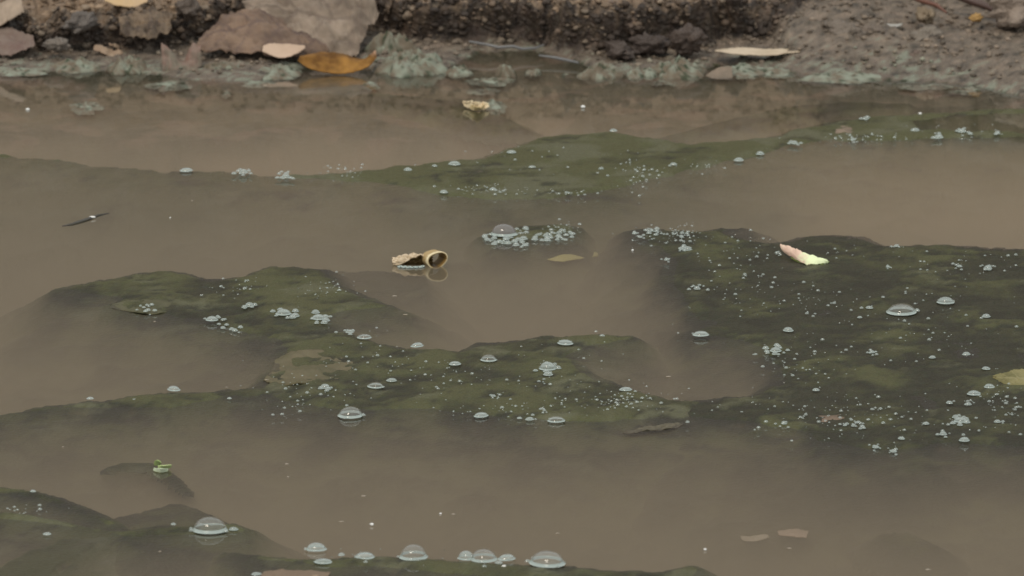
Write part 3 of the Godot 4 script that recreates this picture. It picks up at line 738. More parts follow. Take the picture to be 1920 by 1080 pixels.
		o.position = Vector3(x, y, z)
		tag(o, "crumpled brown leaf scrap in the litter of the left bank", "leaf", "leaf scraps on the left bank")
	# scum along the water's edge
	for a in SCUM:
		scum(a[0], a[1], a[2], a[3], a[4], a[5])
	crumbs()


const SCUM := [
	["pale green scum shelf at the water's edge in the left corner", Vector3(-0.353, 0.001, -0.6414), 0.022, 0.018, 0.004, 0.75],
	["mint green scum hummock second along the left shore", Vector3(-0.3125, 0.001, -0.656), 0.021, 0.02, 0.009, 0.6],
	["grey green scum hummock under the dark leaf plate", Vector3(-0.2766, 0.001, -0.6487), 0.017, 0.02, 0.013, 0.55],
	["bluish scum strip in front of the torn pinkish leaf", Vector3(-0.2427, 0, -0.5991), 0.02, 0.02, 0.0025, 0.9],
	["dull olive scum hummock right of the torn pinkish leaf", Vector3(-0.2118, 0.001, -0.6414), 0.02, 0.02, 0.009, 0.1],
	["frothy pale scum heap left of the amber leaf", Vector3(-0.1686, 0.001, -0.6341), 0.02, 0.024, 0.008, 0.8],
	["whitish scum lobe in the water below the pale tan leaf scrap", Vector3(-0.1835, 0, -0.6044), 0.012, 0.016, 0.003, 0.85],
	["large mint green scum slope right of the amber leaf", Vector3(-0.0738, 0.001, -0.6487), 0.034, 0.03, 0.018, 0.75],
	["grey scum ridge behind the large mint green slope", Vector3(-0.0873, 0.002, -0.6957), 0.024, 0.016, 0.022, 0.35],
	["dark speckled scum lump right of the large mint slope", Vector3(-0.0376, 0, -0.6388), 0.012, 0.016, 0.008, 0.55],
	["flat pale scum raft in the bay below the grey roots", Vector3(-0.016, 0, -0.6134), 0.021, 0.02, 0.003, 0.8],  # grey roots: the grey stripes along the step foot
	["upright tan scum knob standing on the flat pale raft", Vector3(-0.0046, 0, -0.6279), 0.0085, 0.012, 0.014, 0.2],
	["thin whitish scum streak nearer than the flat pale raft", Vector3(-0.0208, 0, -0.5812), 0.017, 0.012, 0.0015, 0.7],
	["small lone scum islet in the bay right of the raft", Vector3(0.0157, 0, -0.6388), 0.0075, 0.012, 0.005, 0.5],
	["pale scum cone at the waterline under the knobbly clod", Vector3(0.0643, 0, -0.6315), 0.02, 0.02, 0.012, 0.45],
	["greenish scum hummock between the pale cone and the wide scum mound", Vector3(0.092, 0, -0.6351), 0.014, 0.018, 0.009, 0.8],
	["wide grey green scum mound under the hanging clod", Vector3(0.1181, 0, -0.6388), 0.025, 0.026, 0.014, 0.5],
	["blue green scum shelf under the buff leaf strip", Vector3(0.1651, 0, -0.646), 0.022, 0.024, 0.007, 0.9],
	["pale scum fringe where the buff leaf strip meets the mound", Vector3(0.1911, 0, -0.6424), 0.019, 0.02, 0.006, 0.75],
	["mint green scum band at the foot of the mud mound", Vector3(0.237, 0.001, -0.6232), 0.036, 0.024, 0.006, 0.85],
	["blue white scum streak left of the arched ochre leaf", Vector3(0.2957, 0, -0.5955), 0.024, 0.012, 0.002, 0.9],
	["pale scum hem in front of the arched ochre leaf", Vector3(0.3229, 0, -0.5812), 0.016, 0.014, 0.003, 0.55],
	["pale scum scrap floating off the left shore", Vector3(-0.2991, 0, -0.5285), 0.014, 0.03, 0.003, 0.75],
	["tiny white scum fleck floating between the shore and the big leaf", Vector3(-0.2024, 0, -0.5742), 0.005, 0.02, 0.003, 0.6],
	["small pale scum fleck floating below the amber leaf", Vector3(-0.1019, 0, -0.5991), 0.0085, 0.016, 0.003, 0.75],
	["thin scum fleck floating in front of the wide scum mound", Vector3(0.1067, 0, -0.6098), 0.0095, 0.01, 0.002, 0.8],
	["small scum fleck floating left of the pale scum cone", Vector3(0.0391, 0, -0.6315), 0.006, 0.008, 0.002, 0.5],
]


func crumbs() -> void:
	var where: Array[Transform3D] = []
	var tint: Array[Color] = []
	var tries := 0
	while where.size() < 9000 and tries < 90000:
		tries += 1
		var x := rng.randf_range(-0.43, 0.43)
		var z := rng.randf_range(-0.86, -0.58)
		var d := piece(shore, x) - z
		var g := piece(step_line, x) - z
		if d < 0.012:
			continue
		var lumpy := n_mid.get_noise_2d(x * 0.8 + 3.0, z * 0.8)
		var on_step := g > -0.004
		if rng.randf() > (1.0 if on_step else 0.17) * smoothstep(-0.35, 0.35, lumpy):
			continue
		var r := rng.randf_range(0.0007, 0.0017) if rng.randf() < 0.8 else rng.randf_range(0.0017, 0.0036 if on_step else 0.0024)
		var b := Basis.from_euler(Vector3(rng.randf() * TAU, rng.randf() * TAU, rng.randf() * TAU)).scaled(Vector3(1, rng.randf_range(0.6, 0.9), 1) * r)
		where.append(Transform3D(b, ground_at(x, z) + Vector3(0, r * 0.3, r * 0.2)))
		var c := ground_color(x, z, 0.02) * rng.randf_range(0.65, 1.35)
		c.a = 1.0
		if rng.randf() < 0.12:
			c = c.lerp(Color(0.26, 0.2, 0.145), 0.6)
		tint.append(c)
	var mm := MultiMesh.new()
	mm.transform_format = MultiMesh.TRANSFORM_3D
	mm.use_colors = true
	mm.mesh = lump(77, 0.5, 5, 7)
	mm.instance_count = where.size()
	for i in where.size():
		mm.set_instance_transform(i, where[i])
		mm.set_instance_color(i, tint[i])
	var o := MultiMeshInstance3D.new()
	o.name = numbered("soil_crumbs")
	o.multimesh = mm
	var p := paint("crumb", Color(1, 1, 1), 0.7, 0.4)
	p.vertex_color_use_as_albedo = true
	o.material_override = p
	add_child(o)
	tag(o, "loose soil crumbs strewn over the mud bank", "soil crumbs", "", "stuff")


# ------------------------------------------------------------------ on and in the water
func make_floating_things() -> void:
	# curled leaf tube
	var t := thing("leaf_tube", "curled tan leaf tube floating in mid puddle with its round end open", "leaf", Vector3(-0.0592, 0, -0.0599))
	var nu := 46
	var nv := 40
	var pts := PackedVector3Array()
	var cols := PackedColorArray()
	for v in nv:
		for u in nu:
			var fu := u / float(nu - 1)
			var a0 := lerpf(-8.0, 78.0, smoothstep(0.0, 0.75, fu))
			var a := deg_to_rad(lerpf(a0, 205.0, v / float(nv - 1)))
			var r := 0.0056 * (0.55 + 0.45 * smoothstep(0.0, 0.35, fu)) * (1.0 + 0.4 * n_mid.get_noise_2d(fu * 0.09, v * 0.002))
			var c := Vector3(-0.0165 + 0.0255 * fu + 0.0012 * n_mid.get_noise_2d(v * 0.003, 4.0), 0.0008, -0.001)
			pts.append(c + Vector3(0.0, r * 0.95 * sin(a), r * cos(a)))
			cols.append(Color(0.42, 0.31, 0.19).lerp(Color(0.62, 0.5, 0.35), clampf(0.55 + 1.2 * n_fine.get_noise_2d(fu * 0.04, v * 0.0011), 0.0, 1.0)))
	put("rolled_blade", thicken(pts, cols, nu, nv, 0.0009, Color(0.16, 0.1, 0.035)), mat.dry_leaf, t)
	var mouth := PackedVector3Array()
	var mouth_cols := PackedColorArray()
	for v in 12:
		for u in 41:
			var a := TAU * u / 40.0
			var r := 0.0058 * (1.0 + 0.1 * sin(a * 2.0 + 0.6) + 0.05 * sin(a * 3.0)) * (0.9 + 0.1 * v / 11.0)
			var p := Vector3(cos(a) * r * 1.06, sin(a) * r * 0.9, -0.009 + 0.011 * v / 11.0)
			mouth.append(p.rotated(Vector3.RIGHT, -0.05).rotated(Vector3.UP, deg_to_rad(24.0)) + Vector3(0.0112, 0.0042, 0.003))
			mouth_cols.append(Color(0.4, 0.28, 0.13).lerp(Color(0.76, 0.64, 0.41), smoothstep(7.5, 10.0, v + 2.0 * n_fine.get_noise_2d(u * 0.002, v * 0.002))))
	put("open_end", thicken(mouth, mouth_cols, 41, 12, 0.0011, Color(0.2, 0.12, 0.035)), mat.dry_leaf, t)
	var ring := []
	for k in 24:
		ring.append(Vector3(lerpf(-0.013, 0.004, k / 23.0), 0.0004, 0.0056 + 0.0025 * sin(PI * k / 23.0) + 0.0008 * sin(k * 1.7)))
	put("foam_edge", tube(ring, ring.map(func(p): return 0.0006 + 0.0005 * absf(sin(p.x * 900.0 + 400.0 * p.z))), 6), mat.meniscus, t)
	# fruit slice
	t = thing("fruit_slice", "thin fruit slice, pink shading to pale green, floating on dark algae", "fruit slice")
	put("flesh", blade([Vector3(0.1734, 0.003, -0.0861), Vector3(0.1796, 0.002, -0.0717), Vector3(0.1883, 0.002, -0.0532), Vector3(0.2001, 0.002, -0.0589)], [Vector3(0.1716, 0.006, -0.0911), Vector3(0.1798, 0.007, -0.0755), Vector3(0.188, 0.006, -0.0624), Vector3(0.199, 0.004, -0.0578)], {"a": Color(0.72, 0.47, 0.36), "b": Color(0.82, 0.6, 0.45), "c": Color(0.78, 0.84, 0.5), "c_from": 0.42, "c_to": 0.68, "veins": 0.0, "thick": 0.0016, "crumple": 0.0009, "freq": 90.0, "tear": 0.14, "bulge": 0.0008}, 31), paint("flesh", Color(1, 1, 1), 0.4), t)
	mat.flesh.vertex_color_use_as_albedo = true
	put("rind", tube([Vector3(0.1778, 0.0012, -0.0749), Vector3(0.1828, 0.0008, -0.0652), Vector3(0.1891, 0.0006, -0.0561), Vector3(0.1959, 0.001, -0.0559), Vector3(0.2009, 0.0016, -0.0619)], [0.0007, 0.0013, 0.0016, 0.0014, 0.0006]), paint("green_rind", Color(0.2, 0.24, 0.06), 0.35), t)
	# husk near the far bank
	t = thing("husk", "small pale yellow split husk floating near the far bank", "husk")
	put("shell", blade([Vector3(-0.0329, 0.001, -0.5205), Vector3(-0.0269, 0.001, -0.5136), Vector3(-0.0205, 0.001, -0.5119), Vector3(-0.0157, 0.002, -0.516)], [Vector3(-0.0337, 0.004, -0.5243), Vector3(-0.0276, 0.007, -0.5107), Vector3(-0.0217, 0.005, -0.5163), Vector3(-0.0165, 0.004, -0.5174)], {"a": Color(0.62, 0.46, 0.28), "b": Color(0.72, 0.6, 0.4), "veins": 0.0, "crumple": 0.003, "freq": 120.0}, 41), mat.dry_leaf, t)
	put("flap", blade([Vector3(-0.0299, 0.001, -0.5154), Vector3(-0.0243, 0.001, -0.5084), Vector3(-0.0194, 0.001, -0.5136)], [Vector3(-0.0284, 0.004, -0.5139), Vector3(-0.0238, 0.006, -0.4996), Vector3(-0.0194, 0.004, -0.5139)], {"a": Color(0.5, 0.36, 0.16), "b": Color(0.66, 0.52, 0.3), "veins": 0.0, "crumple": 0.002}, 42), mat.dry_leaf, t)
	scum("frothy scum patch behind the pale yellow husk", Vector3(-0.0131, 0, -0.5285), 0.012, 0.03, 0.003, 0.9)
	# green leaf bits
	t = thing("leaf_bits", "cluster of small bright green leaf bits at lower left", "leaf bits")
	put("leaf_bit", blade([Vector3(-0.1993, 0.001, 0.4235), Vector3(-0.1963, 0.001, 0.4224), Vector3(-0.1923, 0.001, 0.4202)], [Vector3(-0.199, 0.003, 0.4229), Vector3(-0.1956, 0.004, 0.4253), Vector3(-0.1918, 0.003, 0.4217)], {"a": Color(0.3, 0.42, 0.12), "b": Color(0.45, 0.52, 0.25), "veins": 0.0}, 51), mat.wet_leaf, t)
	put("leaf_bit", blade([Vector3(-0.2018, 0.001, 0.4157), Vector3(-0.1993, 0.001, 0.4168), Vector3(-0.1979, 0.001, 0.4157)], [Vector3(-0.2014, 0.004, 0.4175), Vector3(-0.1994, 0.005, 0.42), Vector3(-0.1976, 0.004, 0.4209)], {"a": Color(0.28, 0.36, 0.12), "b": Color(0.34, 0.4, 0.2), "veins": 0.0}, 52), mat.wet_leaf, t)
	put("leaf_bit", blade([Vector3(-0.2016, 0.0005, 0.4251), Vector3(-0.1978, 0.0005, 0.4295), Vector3(-0.1937, 0.0005, 0.4273)], [Vector3(-0.201, 0.002, 0.4249), Vector3(-0.1974, 0.003, 0.4307), Vector3(-0.1934, 0.002, 0.4271)], {"a": Color(0.4, 0.46, 0.3), "b": Color(0.5, 0.55, 0.4), "veins": 0.0}, 53), mat.wet_leaf, t)
	# twig at upper left
	t = thing("floating_twig", "thin dark twig floating alone at upper left with a white tip", "twig")
	put("stem", tube([Vector3(-0.2926, -0.0008, -0.169), Vector3(-0.2863, 0.0002, -0.1693), Vector3(-0.2812, 0.0005, -0.1755), Vector3(-0.2761, 0.0006, -0.1825), Vector3(-0.2705, 0.0004, -0.1939), Vector3(-0.2642, -0.001, -0.2058)], [0.0004, 0.0009, 0.0012, 0.0012, 0.0009, 0.0004]), paint("wet_twig", Color(0.05, 0.043, 0.03), 0.35), t)
	var tip := put("white_tip", lump(5, 0.3), mat.white_speck, t)
	tip.position = Vector3(-0.2738, 0.0012, -0.186)
	tip.scale = Vector3(0.0022, 0.0007, 0.0012)
	# leaves in the water
	leaf("sunken_leaf", "pale yellow leaf just under the water below the lone algae clump", [Vector3(0.0158, -0.009, -0.1223), Vector3(0.0239, -0.007, -0.1012), Vector3(0.0375, -0.007, -0.0998), Vector3(0.0557, -0.011, -0.129)], [Vector3(0.0165, -0.009, -0.1324), Vector3(0.0241, -0.007, -0.1315), Vector3(0.0378, -0.007, -0.1329), Vector3(0.0551, -0.011, -0.1377)], {"a": Color(0.5, 0.42, 0.16), "b": Color(0.58, 0.48, 0.22), "veins": 0.0, "crumple": 0.0003}, "wet_leaf")
	leaf("floating_leaf", "yellow olive leaf lying on the algae at the right edge", [Vector3(0.2847, 0.001, 0.2253), Vector3(0.2917, 0.0015, 0.2419), Vector3(0.2997, 0.0015, 0.2492), Vector3(0.3177, 0.001, 0.24)], [Vector3(0.2853, 0.003, 0.2254), Vector3(0.2929, 0.005, 0.2243), Vector3(0.3016, 0.006, 0.2219), Vector3(0.3198, 0.004, 0.2119)], {"a": Color(0.14, 0.125, 0.052), "b": Color(0.25, 0.215, 0.1), "vein": Color(0.3, 0.26, 0.14), "veins": 4.0, "crumple": 0.0012}, "wet_leaf")
	leaf("floating_leaf", "wide tan leaf half covered by algae left of centre", [Vector3(-0.1471, -0.0005, 0.227), Vector3(-0.1321, 0.0009, 0.2396), Vector3(-0.1134, 0.001, 0.2327), Vector3(-0.0925, -0.0005, 0.2122)], [Vector3(-0.1407, -0.0004, 0.1725), Vector3(-0.1314, 0.001, 0.1626), Vector3(-0.1156, 0.0012, 0.157), Vector3(-0.0975, -0.0004, 0.1623)], {"a": Color(0.09, 0.08, 0.043), "b": Color(0.14, 0.115, 0.068), "veins": 0.0, "crumple": 0.0026, "freq": 30.0}, "wet_leaf")
	leaf("floating_leaf", "narrow pinkish leaf lying flat in the algae at lower right", [Vector3(0.1601, -0.001, 0.3095), Vector3(0.1726, 0.0002, 0.321), Vector3(0.1911, 0.0002, 0.321), Vector3(0.2102, -0.001, 0.3095)], [Vector3(0.1615, -0.001, 0.3048), Vector3(0.1731, 0.0006, 0.3083), Vector3(0.1917, 0.0006, 0.3072), Vector3(0.2093, -0.001, 0.3036)], {"a": Color(0.12, 0.088, 0.06), "b": Color(0.19, 0.135, 0.095), "veins": 0.0, "crumple": 0.0012}, "wet_leaf")
	leaf("floating_leaf", "pinkish tan flake on the far algae mat near the right edge", [Vector3(0.2114, -0.001, -0.446), Vector3(0.2242, 0.0003, -0.4352), Vector3(0.239, 0.0003, -0.4385), Vector3(0.255, -0.001, -0.4611)], [Vector3(0.2126, -0.001, -0.4561), Vector3(0.2253, 0.0008, -0.4582), Vector3(0.2403, 0.0008, -0.4632), Vector3(0.2548, -0.001, -0.4713)], {"a": Color(0.16, 0.122, 0.09), "b": Color(0.24, 0.18, 0.13), "veins": 0.0, "crumple": 0.0015}, "wet_leaf")
	leaf("floating_leaf", "folded olive leaf at the front edge of the forked algae mat", [Vector3(-0.2489, -0.001, 0.0476), Vector3(-0.2332, 0, 0.0623), Vector3(-0.2167, 0, 0.065), Vector3(-0.2025, -0.001, 0.0463)], [Vector3(-0.2471, -0.001, 0.0396), Vector3(-0.2346, 0.001, 0.0367), Vector3(-0.2182, 0.001, 0.034), Vector3(-0.2035, 0, 0.0381)], {"a": Color(0.07, 0.068, 0.037), "b": Color(0.11, 0.1, 0.058), "c": Color(0.15, 0.08, 0.05), "c_from": 0.85, "c_to": 1.0, "veins": 0.0, "crumple": 0.0012}, "wet_leaf")
	leaf("sunken_leaf", "faint pale sunken scrap at lower right, left one of two", [Vector3(0.1261, -0.0095, 0.5302), Vector3(0.1326, -0.0088, 0.5368), Vector3(0.1407, -0.009, 0.5298)], [Vector3(0.1253, -0.01, 0.5201), Vector3(0.1322, -0.009, 0.5246), Vector3(0.1404, -0.009, 0.5235)], {"a": Color(0.42, 0.34, 0.25), "b": Color(0.5, 0.4, 0.3), "veins": 0.0}, "wet_leaf")
	leaf("sunken_leaf", "pinkish sunken scrap at lower right, right one of two", [Vector3(0.1463, -0.0095, 0.5218), Vector3(0.1548, -0.0085, 0.5295), Vector3(0.1611, -0.0085, 0.5315)], [Vector3(0.1461, -0.01, 0.5117), Vector3(0.1561, -0.0088, 0.5116), Vector3(0.163, -0.0088, 0.5158)], {"a": Color(0.42, 0.3, 0.22), "b": Color(0.5, 0.36, 0.27), "veins": 0.0}, "wet_leaf")
	leaf("sunken_leaf", "brownish leaf just under the water in the bottom edge strip", [Vector3(-0.1359, -0.001, 0.6404), Vector3(-0.1186, -0.0006, 0.6497), Vector3(-0.1017, -0.0006, 0.6477)], [Vector3(-0.1322, -0.001, 0.6185), Vector3(-0.1168, -0.0005, 0.6182), Vector3(-0.0967, -0.0008, 0.6232)], {"a": Color(0.3, 0.21, 0.14), "b": Color(0.36, 0.26, 0.17), "veins": 0.0}, "wet_leaf")
	leaf("floating_leaf", "pale flat scrap lying where the two big algae mats meet", [Vector3(0.0638, -0.0012, 0.3404), Vector3(0.0767, -0.0002, 0.3383), Vector3(0.0891, -0.0002, 0.3348), Vector3(0.0992, -0.001, 0.3236)], [Vector3(0.0651, -0.001, 0.3365), Vector3(0.0768, 0.0002, 0.3316), Vector3(0.0892, 0.0002, 0.3269), Vector3(0.0987, -0.001, 0.3178)], {"a": Color(0.085, 0.075, 0.05), "b": Color(0.14, 0.118, 0.082), "veins": 0.0, "crumple": 0.0016, "freq": 90.0}, "wet_leaf")
	for a in [["lone white speck on open water left of the bottom bubble row", Vector3(-0.0766, 0.001, 0.5361), 0.0014], ["white speck on open water at lower right above the bottom strip", Vector3(0.1041, 0.0008, 0.5841), 0.0011], ["bright white speck behind the far algae mat at upper right", Vector3(0.2847, 0.0018, -0.4945), 0.0016], ["white speck in front of the triple dome bubbles", Vector3(-0.0043, 0.001, 0.6172), 0.0015], ["faint white speck on open water left of centre low down", Vector3(-0.0393, 0.0004, 0.5128), 0.0009], ["tiny white speck right of the floating dark twig", Vector3(-0.2231, 0.0004, -0.1879), 0.0007], ["pale speck left of the foam at the dark mat's upper corner", Vector3(0.0771, 0.0005, -0.0978), 0.0011], ["white fleck at the end of the sinuous dark strand", Vector3(0.0498, 0.001, -0.5205), 0.002], ["pale fleck off the left end of the near bank scum", Vector3(-0.3393, 0.0006, -0.5137), 0.0018]]:
		var o := put("white_speck", lump(9, 0.25, 6, 9), mat.white_speck)
		o.position = a[1]
		o.scale = Vector3(1.1, 0.7, 1.0) * a[2] * 0.75
		tag(o, a[0], "speck")
	for p in [Vector3(-0.073, 0.0003, 0.0217), Vector3(0.0927, 0.0003, 0.2177), Vector3(-0.1452, 0.0003, 0.2251), Vector3(-0.1682, 0.0003, 0.2423), Vector3(-0.2188, 0.0003, 0.086), Vector3(-0.2112, 0.0003, -0.2368), Vector3(-0.1271, 0.0003, 0.4109), Vector3(-0.1256, 0.0003, 0.4377), Vector3(-0.2559, 0.0003, 0.3747), Vector3(-0.0823, 0.0003, 0.4771), Vector3(0.0247, 0.0003, 0.5514), Vector3(-0.0934, 0.0003, 0.5284), Vector3(-0.0322, 0.0003, 0.5136), Vector3(0.222, 0.0003, 0.6209), Vector3(0.1497, 0.0003, 0.5804), Vector3(-0.1897, 0.0003, 0.5865), Vector3(-0.0656, 0.0003, 0.0688), Vector3(0.0976, 0.0003, -0.3563)]:
		var o := put("dust_speck", lump(9, 0.25, 5, 7), mat.dust)
		o.position = p
		o.scale = Vector3(rng.randf_range(0.0006, 0.0018), 0.0003, rng.randf_range(0.0006, 0.0014))
		tag(o, "faint tan dust speck floating on the open brown water", "speck", "dust specks on the open water")


# ------------------------------------------------------------------ bubbles
func make_bubble(called: String, label: String, at: Vector3, r: float, tall := 1.0, film := "film", group := "") -> Node3D:
	var t := thing(called, label, "bubble", at, group)
	var f := put("film", bubble_film_mesh, mat[film], t)
	var wx := rng.randf_range(0.88, 1.1)
	f.scale = Vector3(r * wx, r * tall * rng.randf_range(0.9, 1.1), r / wx)
	f.rotation = Vector3(rng.randf_range(-0.07, 0.07), 0.0, rng.randf_range(-0.07, 0.07))
	var m := put("rim", bubble_rim_mesh, mat.meniscus, t)
	m.scale = Vector3(r * wx, r * lerpf(tall, 1.0, 0.5), r / wx)
	t.rotation.y = rng.randf() * TAU
	if r > 0.004:
		# little bubbles that cling to the rim
		for i in rng.randi_range(2, 6):
			var a := rng.randf() * TAU
			var s := r * rng.randf_range(0.07, 0.2)
			var b := put("clinging_bubble", dot_mesh, mat.foam, t)
			b.position = Vector3(cos(a) * wx, 0.0, sin(a) / wx) * (r * 1.12 + s * 0.5)
			b.scale = Vector3.ONE * s
	return t


func make_cluster(label: String, at: Vector3, r: float, count: int, main := 0.5) -> void:
	var t := thing("foam_cluster", label, "foam", at)
	var spots := []
	for i in count:
		var s := main if i == 0 else main * rng.randf_range(0.25, 0.62) if main > 0.2 else main * rng.randf_range(0.4, 1.0)
		var p := Vector3(rng.randf_range(-0.15, 0.15), 0, rng.randf_range(-0.2, 0.2)) if i == 0 else Vector3.ZERO
		for k in 30:
			if i == 0:
				break
			var a := rng.randf() * TAU
			p = Vector3(cos(a) * rng.randf_range(0.3, 0.95), 0, sin(a) * rng.randf_range(0.5, 1.8))
			var free := true
			for q in spots:
				if Vector2(p.x - q[0].x, p.z - q[0].z).length() < (s + q[1]) * 0.8:
					free = false
			if free:
				break
		spots.append([p, s])
		var b := put("bubble", bubble_film_mesh, mat.foam, t)
		b.position = p * r
		b.scale = Vector3(1, rng.randf_range(0.75, 1.1), 1) * s * r
		var m := put("rim", bubble_rim_mesh, mat.meniscus, t)
		m.position = b.position
		m.scale = Vector3(1, 0.8, 1) * s * r


func make_bubbles() -> void:
	var prof := []
	for i in 15:
		var a := deg_to_rad(lerpf(-2.0, 89.5, i / 14.0))
		prof.append(Vector2(cos(a) * 1.0, 0.06 + 0.74 * sin(a)))
	bubble_film_mesh = lathe(prof, 32)
	bubble_rim_mesh = lathe([Vector2(1.16, -0.03), Vector2(1.1, 0.01), Vector2(1.05, 0.04), Vector2(1.02, 0.09), Vector2(1.0, 0.15), Vector2(0.985, 0.15), Vector2(0.97, 0.08), Vector2(0.95, 0.02), Vector2(0.92, -0.03)], 32)
	var dot := []
	for i in 5:
		var a := deg_to_rad(lerpf(0.0, 88.0, i / 4.0))
		dot.append(Vector2(cos(a), 0.8 * sin(a)))
	dot_mesh = lathe(dot, 10)
	for a in DOMES:
		make_bubble("dome_bubble", a[0], a[1], a[2], a[3], a[4])
	for a in CLUSTERS:
		make_cluster(a[0], a[1], a[2], a[3], a[4])
	for a in SMALL:
		make_bubble("small_bubble", a[0], a[1], a[2], 0.75, "foam", a[3])
	beads()


const DOMES := [
	["clear dome bubble sitting alone at the front edge of the forked mat", Vector3(-0.0937, 0.001, 0.3074), 0.00650, 1.0, "film"],
	["big greyish dome bubble on the thin strand at lower left", Vector3(-0.1645, 0.001, 0.5455), 0.00814, 1.0, "film"],
	["big dome bubble left of the triple on the bottom strip", Vector3(-0.053, 0.001, 0.598), 0.00688, 1.1, "film"],
	["middle and tallest dome of the triple on the bottom strip", Vector3(-0.0152, 0.001, 0.6021), 0.00659, 0.95, "film"],
	["milky left dome of the triple on the bottom strip", Vector3(-0.0246, 0.001, 0.6011), 0.00401, 1.15, "foam"],
	["low right dome of the triple on the bottom strip", Vector3(-0.0029, 0.001, 0.6021), 0.00401, 0.75, "foam"],
	["big dome bubble at the right end of the bottom row", Vector3(0.0188, 0.001, 0.6092), 0.00858, 0.9, "film"],
	["largest dome bubble on the dark right mat", Vector3(0.2395, 0.002, 0.0675), 0.00822, 0.75, "film"],
	["ring like bubble in the middle of the forked mat left of the foam pair", Vector3(-0.014, 0.002, 0.1842), 0.00431, 0.8, "film"],
	["grey dome bubble on the lone algae clump", Vector3(-0.0052, 0.002, -0.1367), 0.00724, 1.05, "grey_film"],
	["pointed bubble right of the largest dome on the right mat", Vector3(0.2682, 0.002, 0.0434), 0.00463, 0.9, "foam"],
	["oval bubble with a dark centre on the forked mat's lower middle", Vector3(-0.0804, 0.002, 0.2462), 0.00425, 0.6, "film"],
	["bubble standing at the rear edge of the thin left arm", Vector3(-0.1989, 0.001, 0.2498), 0.00345, 0.7, "foam"],
	["low flat bubble at the front edge nearest the two mats' meeting", Vector3(0.0256, 0.001, 0.3193), 0.00432, 0.6, "film"],
	["flat bubble on the front edge left of two smaller ones", Vector3(-0.0179, 0.001, 0.3086), 0.00371, 0.6, "foam"],
	["domed bubble left of the bottom strip's row with another just nearer", Vector3(-0.1055, 0.001, 0.5838), 0.00461, 0.9, "foam"],
	["flat bubble just nearer than the domed one left of the bottom row", Vector3(-0.1011, 0.001, 0.6082), 0.00400, 0.5, "foam"],
	["bubble between the left pair and the big dome on the bottom strip", Vector3(-0.0791, 0.001, 0.598), 0.00487, 0.6, "foam"],
	["small bubble beside the big greyish dome at lower left", Vector3(-0.1517, 0.001, 0.5455), 0.00233, 0.6, "foam"],
	["bubble at the bottom picture edge left of the bottom strip", Vector3(-0.136, 0.001, 0.6313), 0.00227, 0.5, "foam"],
	["bubble on the inlet's left shore below a brownish leaf bit", Vector3(0.1146, 0.002, 0.1241), 0.00422, 0.6, "foam"],
	["bubble on the small green hump behind the foam pair", Vector3(0.0322, 0.002, 0.1447), 0.00419, 0.6, "foam"],
	["pointed white bubble at the rear tip of the small green hump", Vector3(0.0547, 0.001, 0.1267), 0.00194, 1.2, "foam"],
	["bright oval bubble alone at the right of the forked mat", Vector3(0.0668, 0.002, 0.2535), 0.00314, 0.5, "foam"],
	["oval bubble at the head of the forked mat's brown inlet", Vector3(-0.0572, 0.002, 0.1512), 0.00338, 0.7, "foam"],
	["oval bubble right of the inlet on the forked mat", Vector3(-0.034, 0.002, 0.1942), 0.00319, 0.6, "foam"],
	["small oval bubble touching above the dark centred oval", Vector3(-0.0712, 0.002, 0.2327), 0.00268, 0.6, "foam"],
	["right bubble of the touching pair near the forked mat's inlet", Vector3(-0.0895, 0.002, 0.1306), 0.00388, 0.6, "film"],
	["white bubble lying in the pale lobe at lower left", Vector3(-0.2527, 0.001, 0.5549), 0.00203, 0.5, "foam"],
	["bubble at the rear of the thin arm near the left edge", Vector3(-0.2469, 0.001, 0.2704), 0.00187, 0.6, "foam"],
	["leftmost bright bubble on the far mat's thin western tail", Vector3(-0.2191, 0.001, -0.3228), 0.00395, 0.5, "foam"],
	["oval bubble on the rear edge of the far mat above its pale patch", Vector3(-0.0389, 0.002, -0.3377), 0.00361, 0.6, "foam"],
	["white bubble at the top left shoulder of the far mat", Vector3(-0.0004, 0.002, -0.3732), 0.00291, 0.5, "foam"],
	["white bubble in the middle of the far mat", Vector3(0.0136, 0.002, -0.3281), 0.00198, 0.6, "foam"],
	["left one of two bubbles on the far mat's front edge at right", Vector3(0.1535, 0.001, -0.3533), 0.00307, 0.7, "foam"],
	["right one of two bubbles on the far mat's front edge at right", Vector3(0.1686, 0.001, -0.3727), 0.00272, 0.7, "foam"],
]
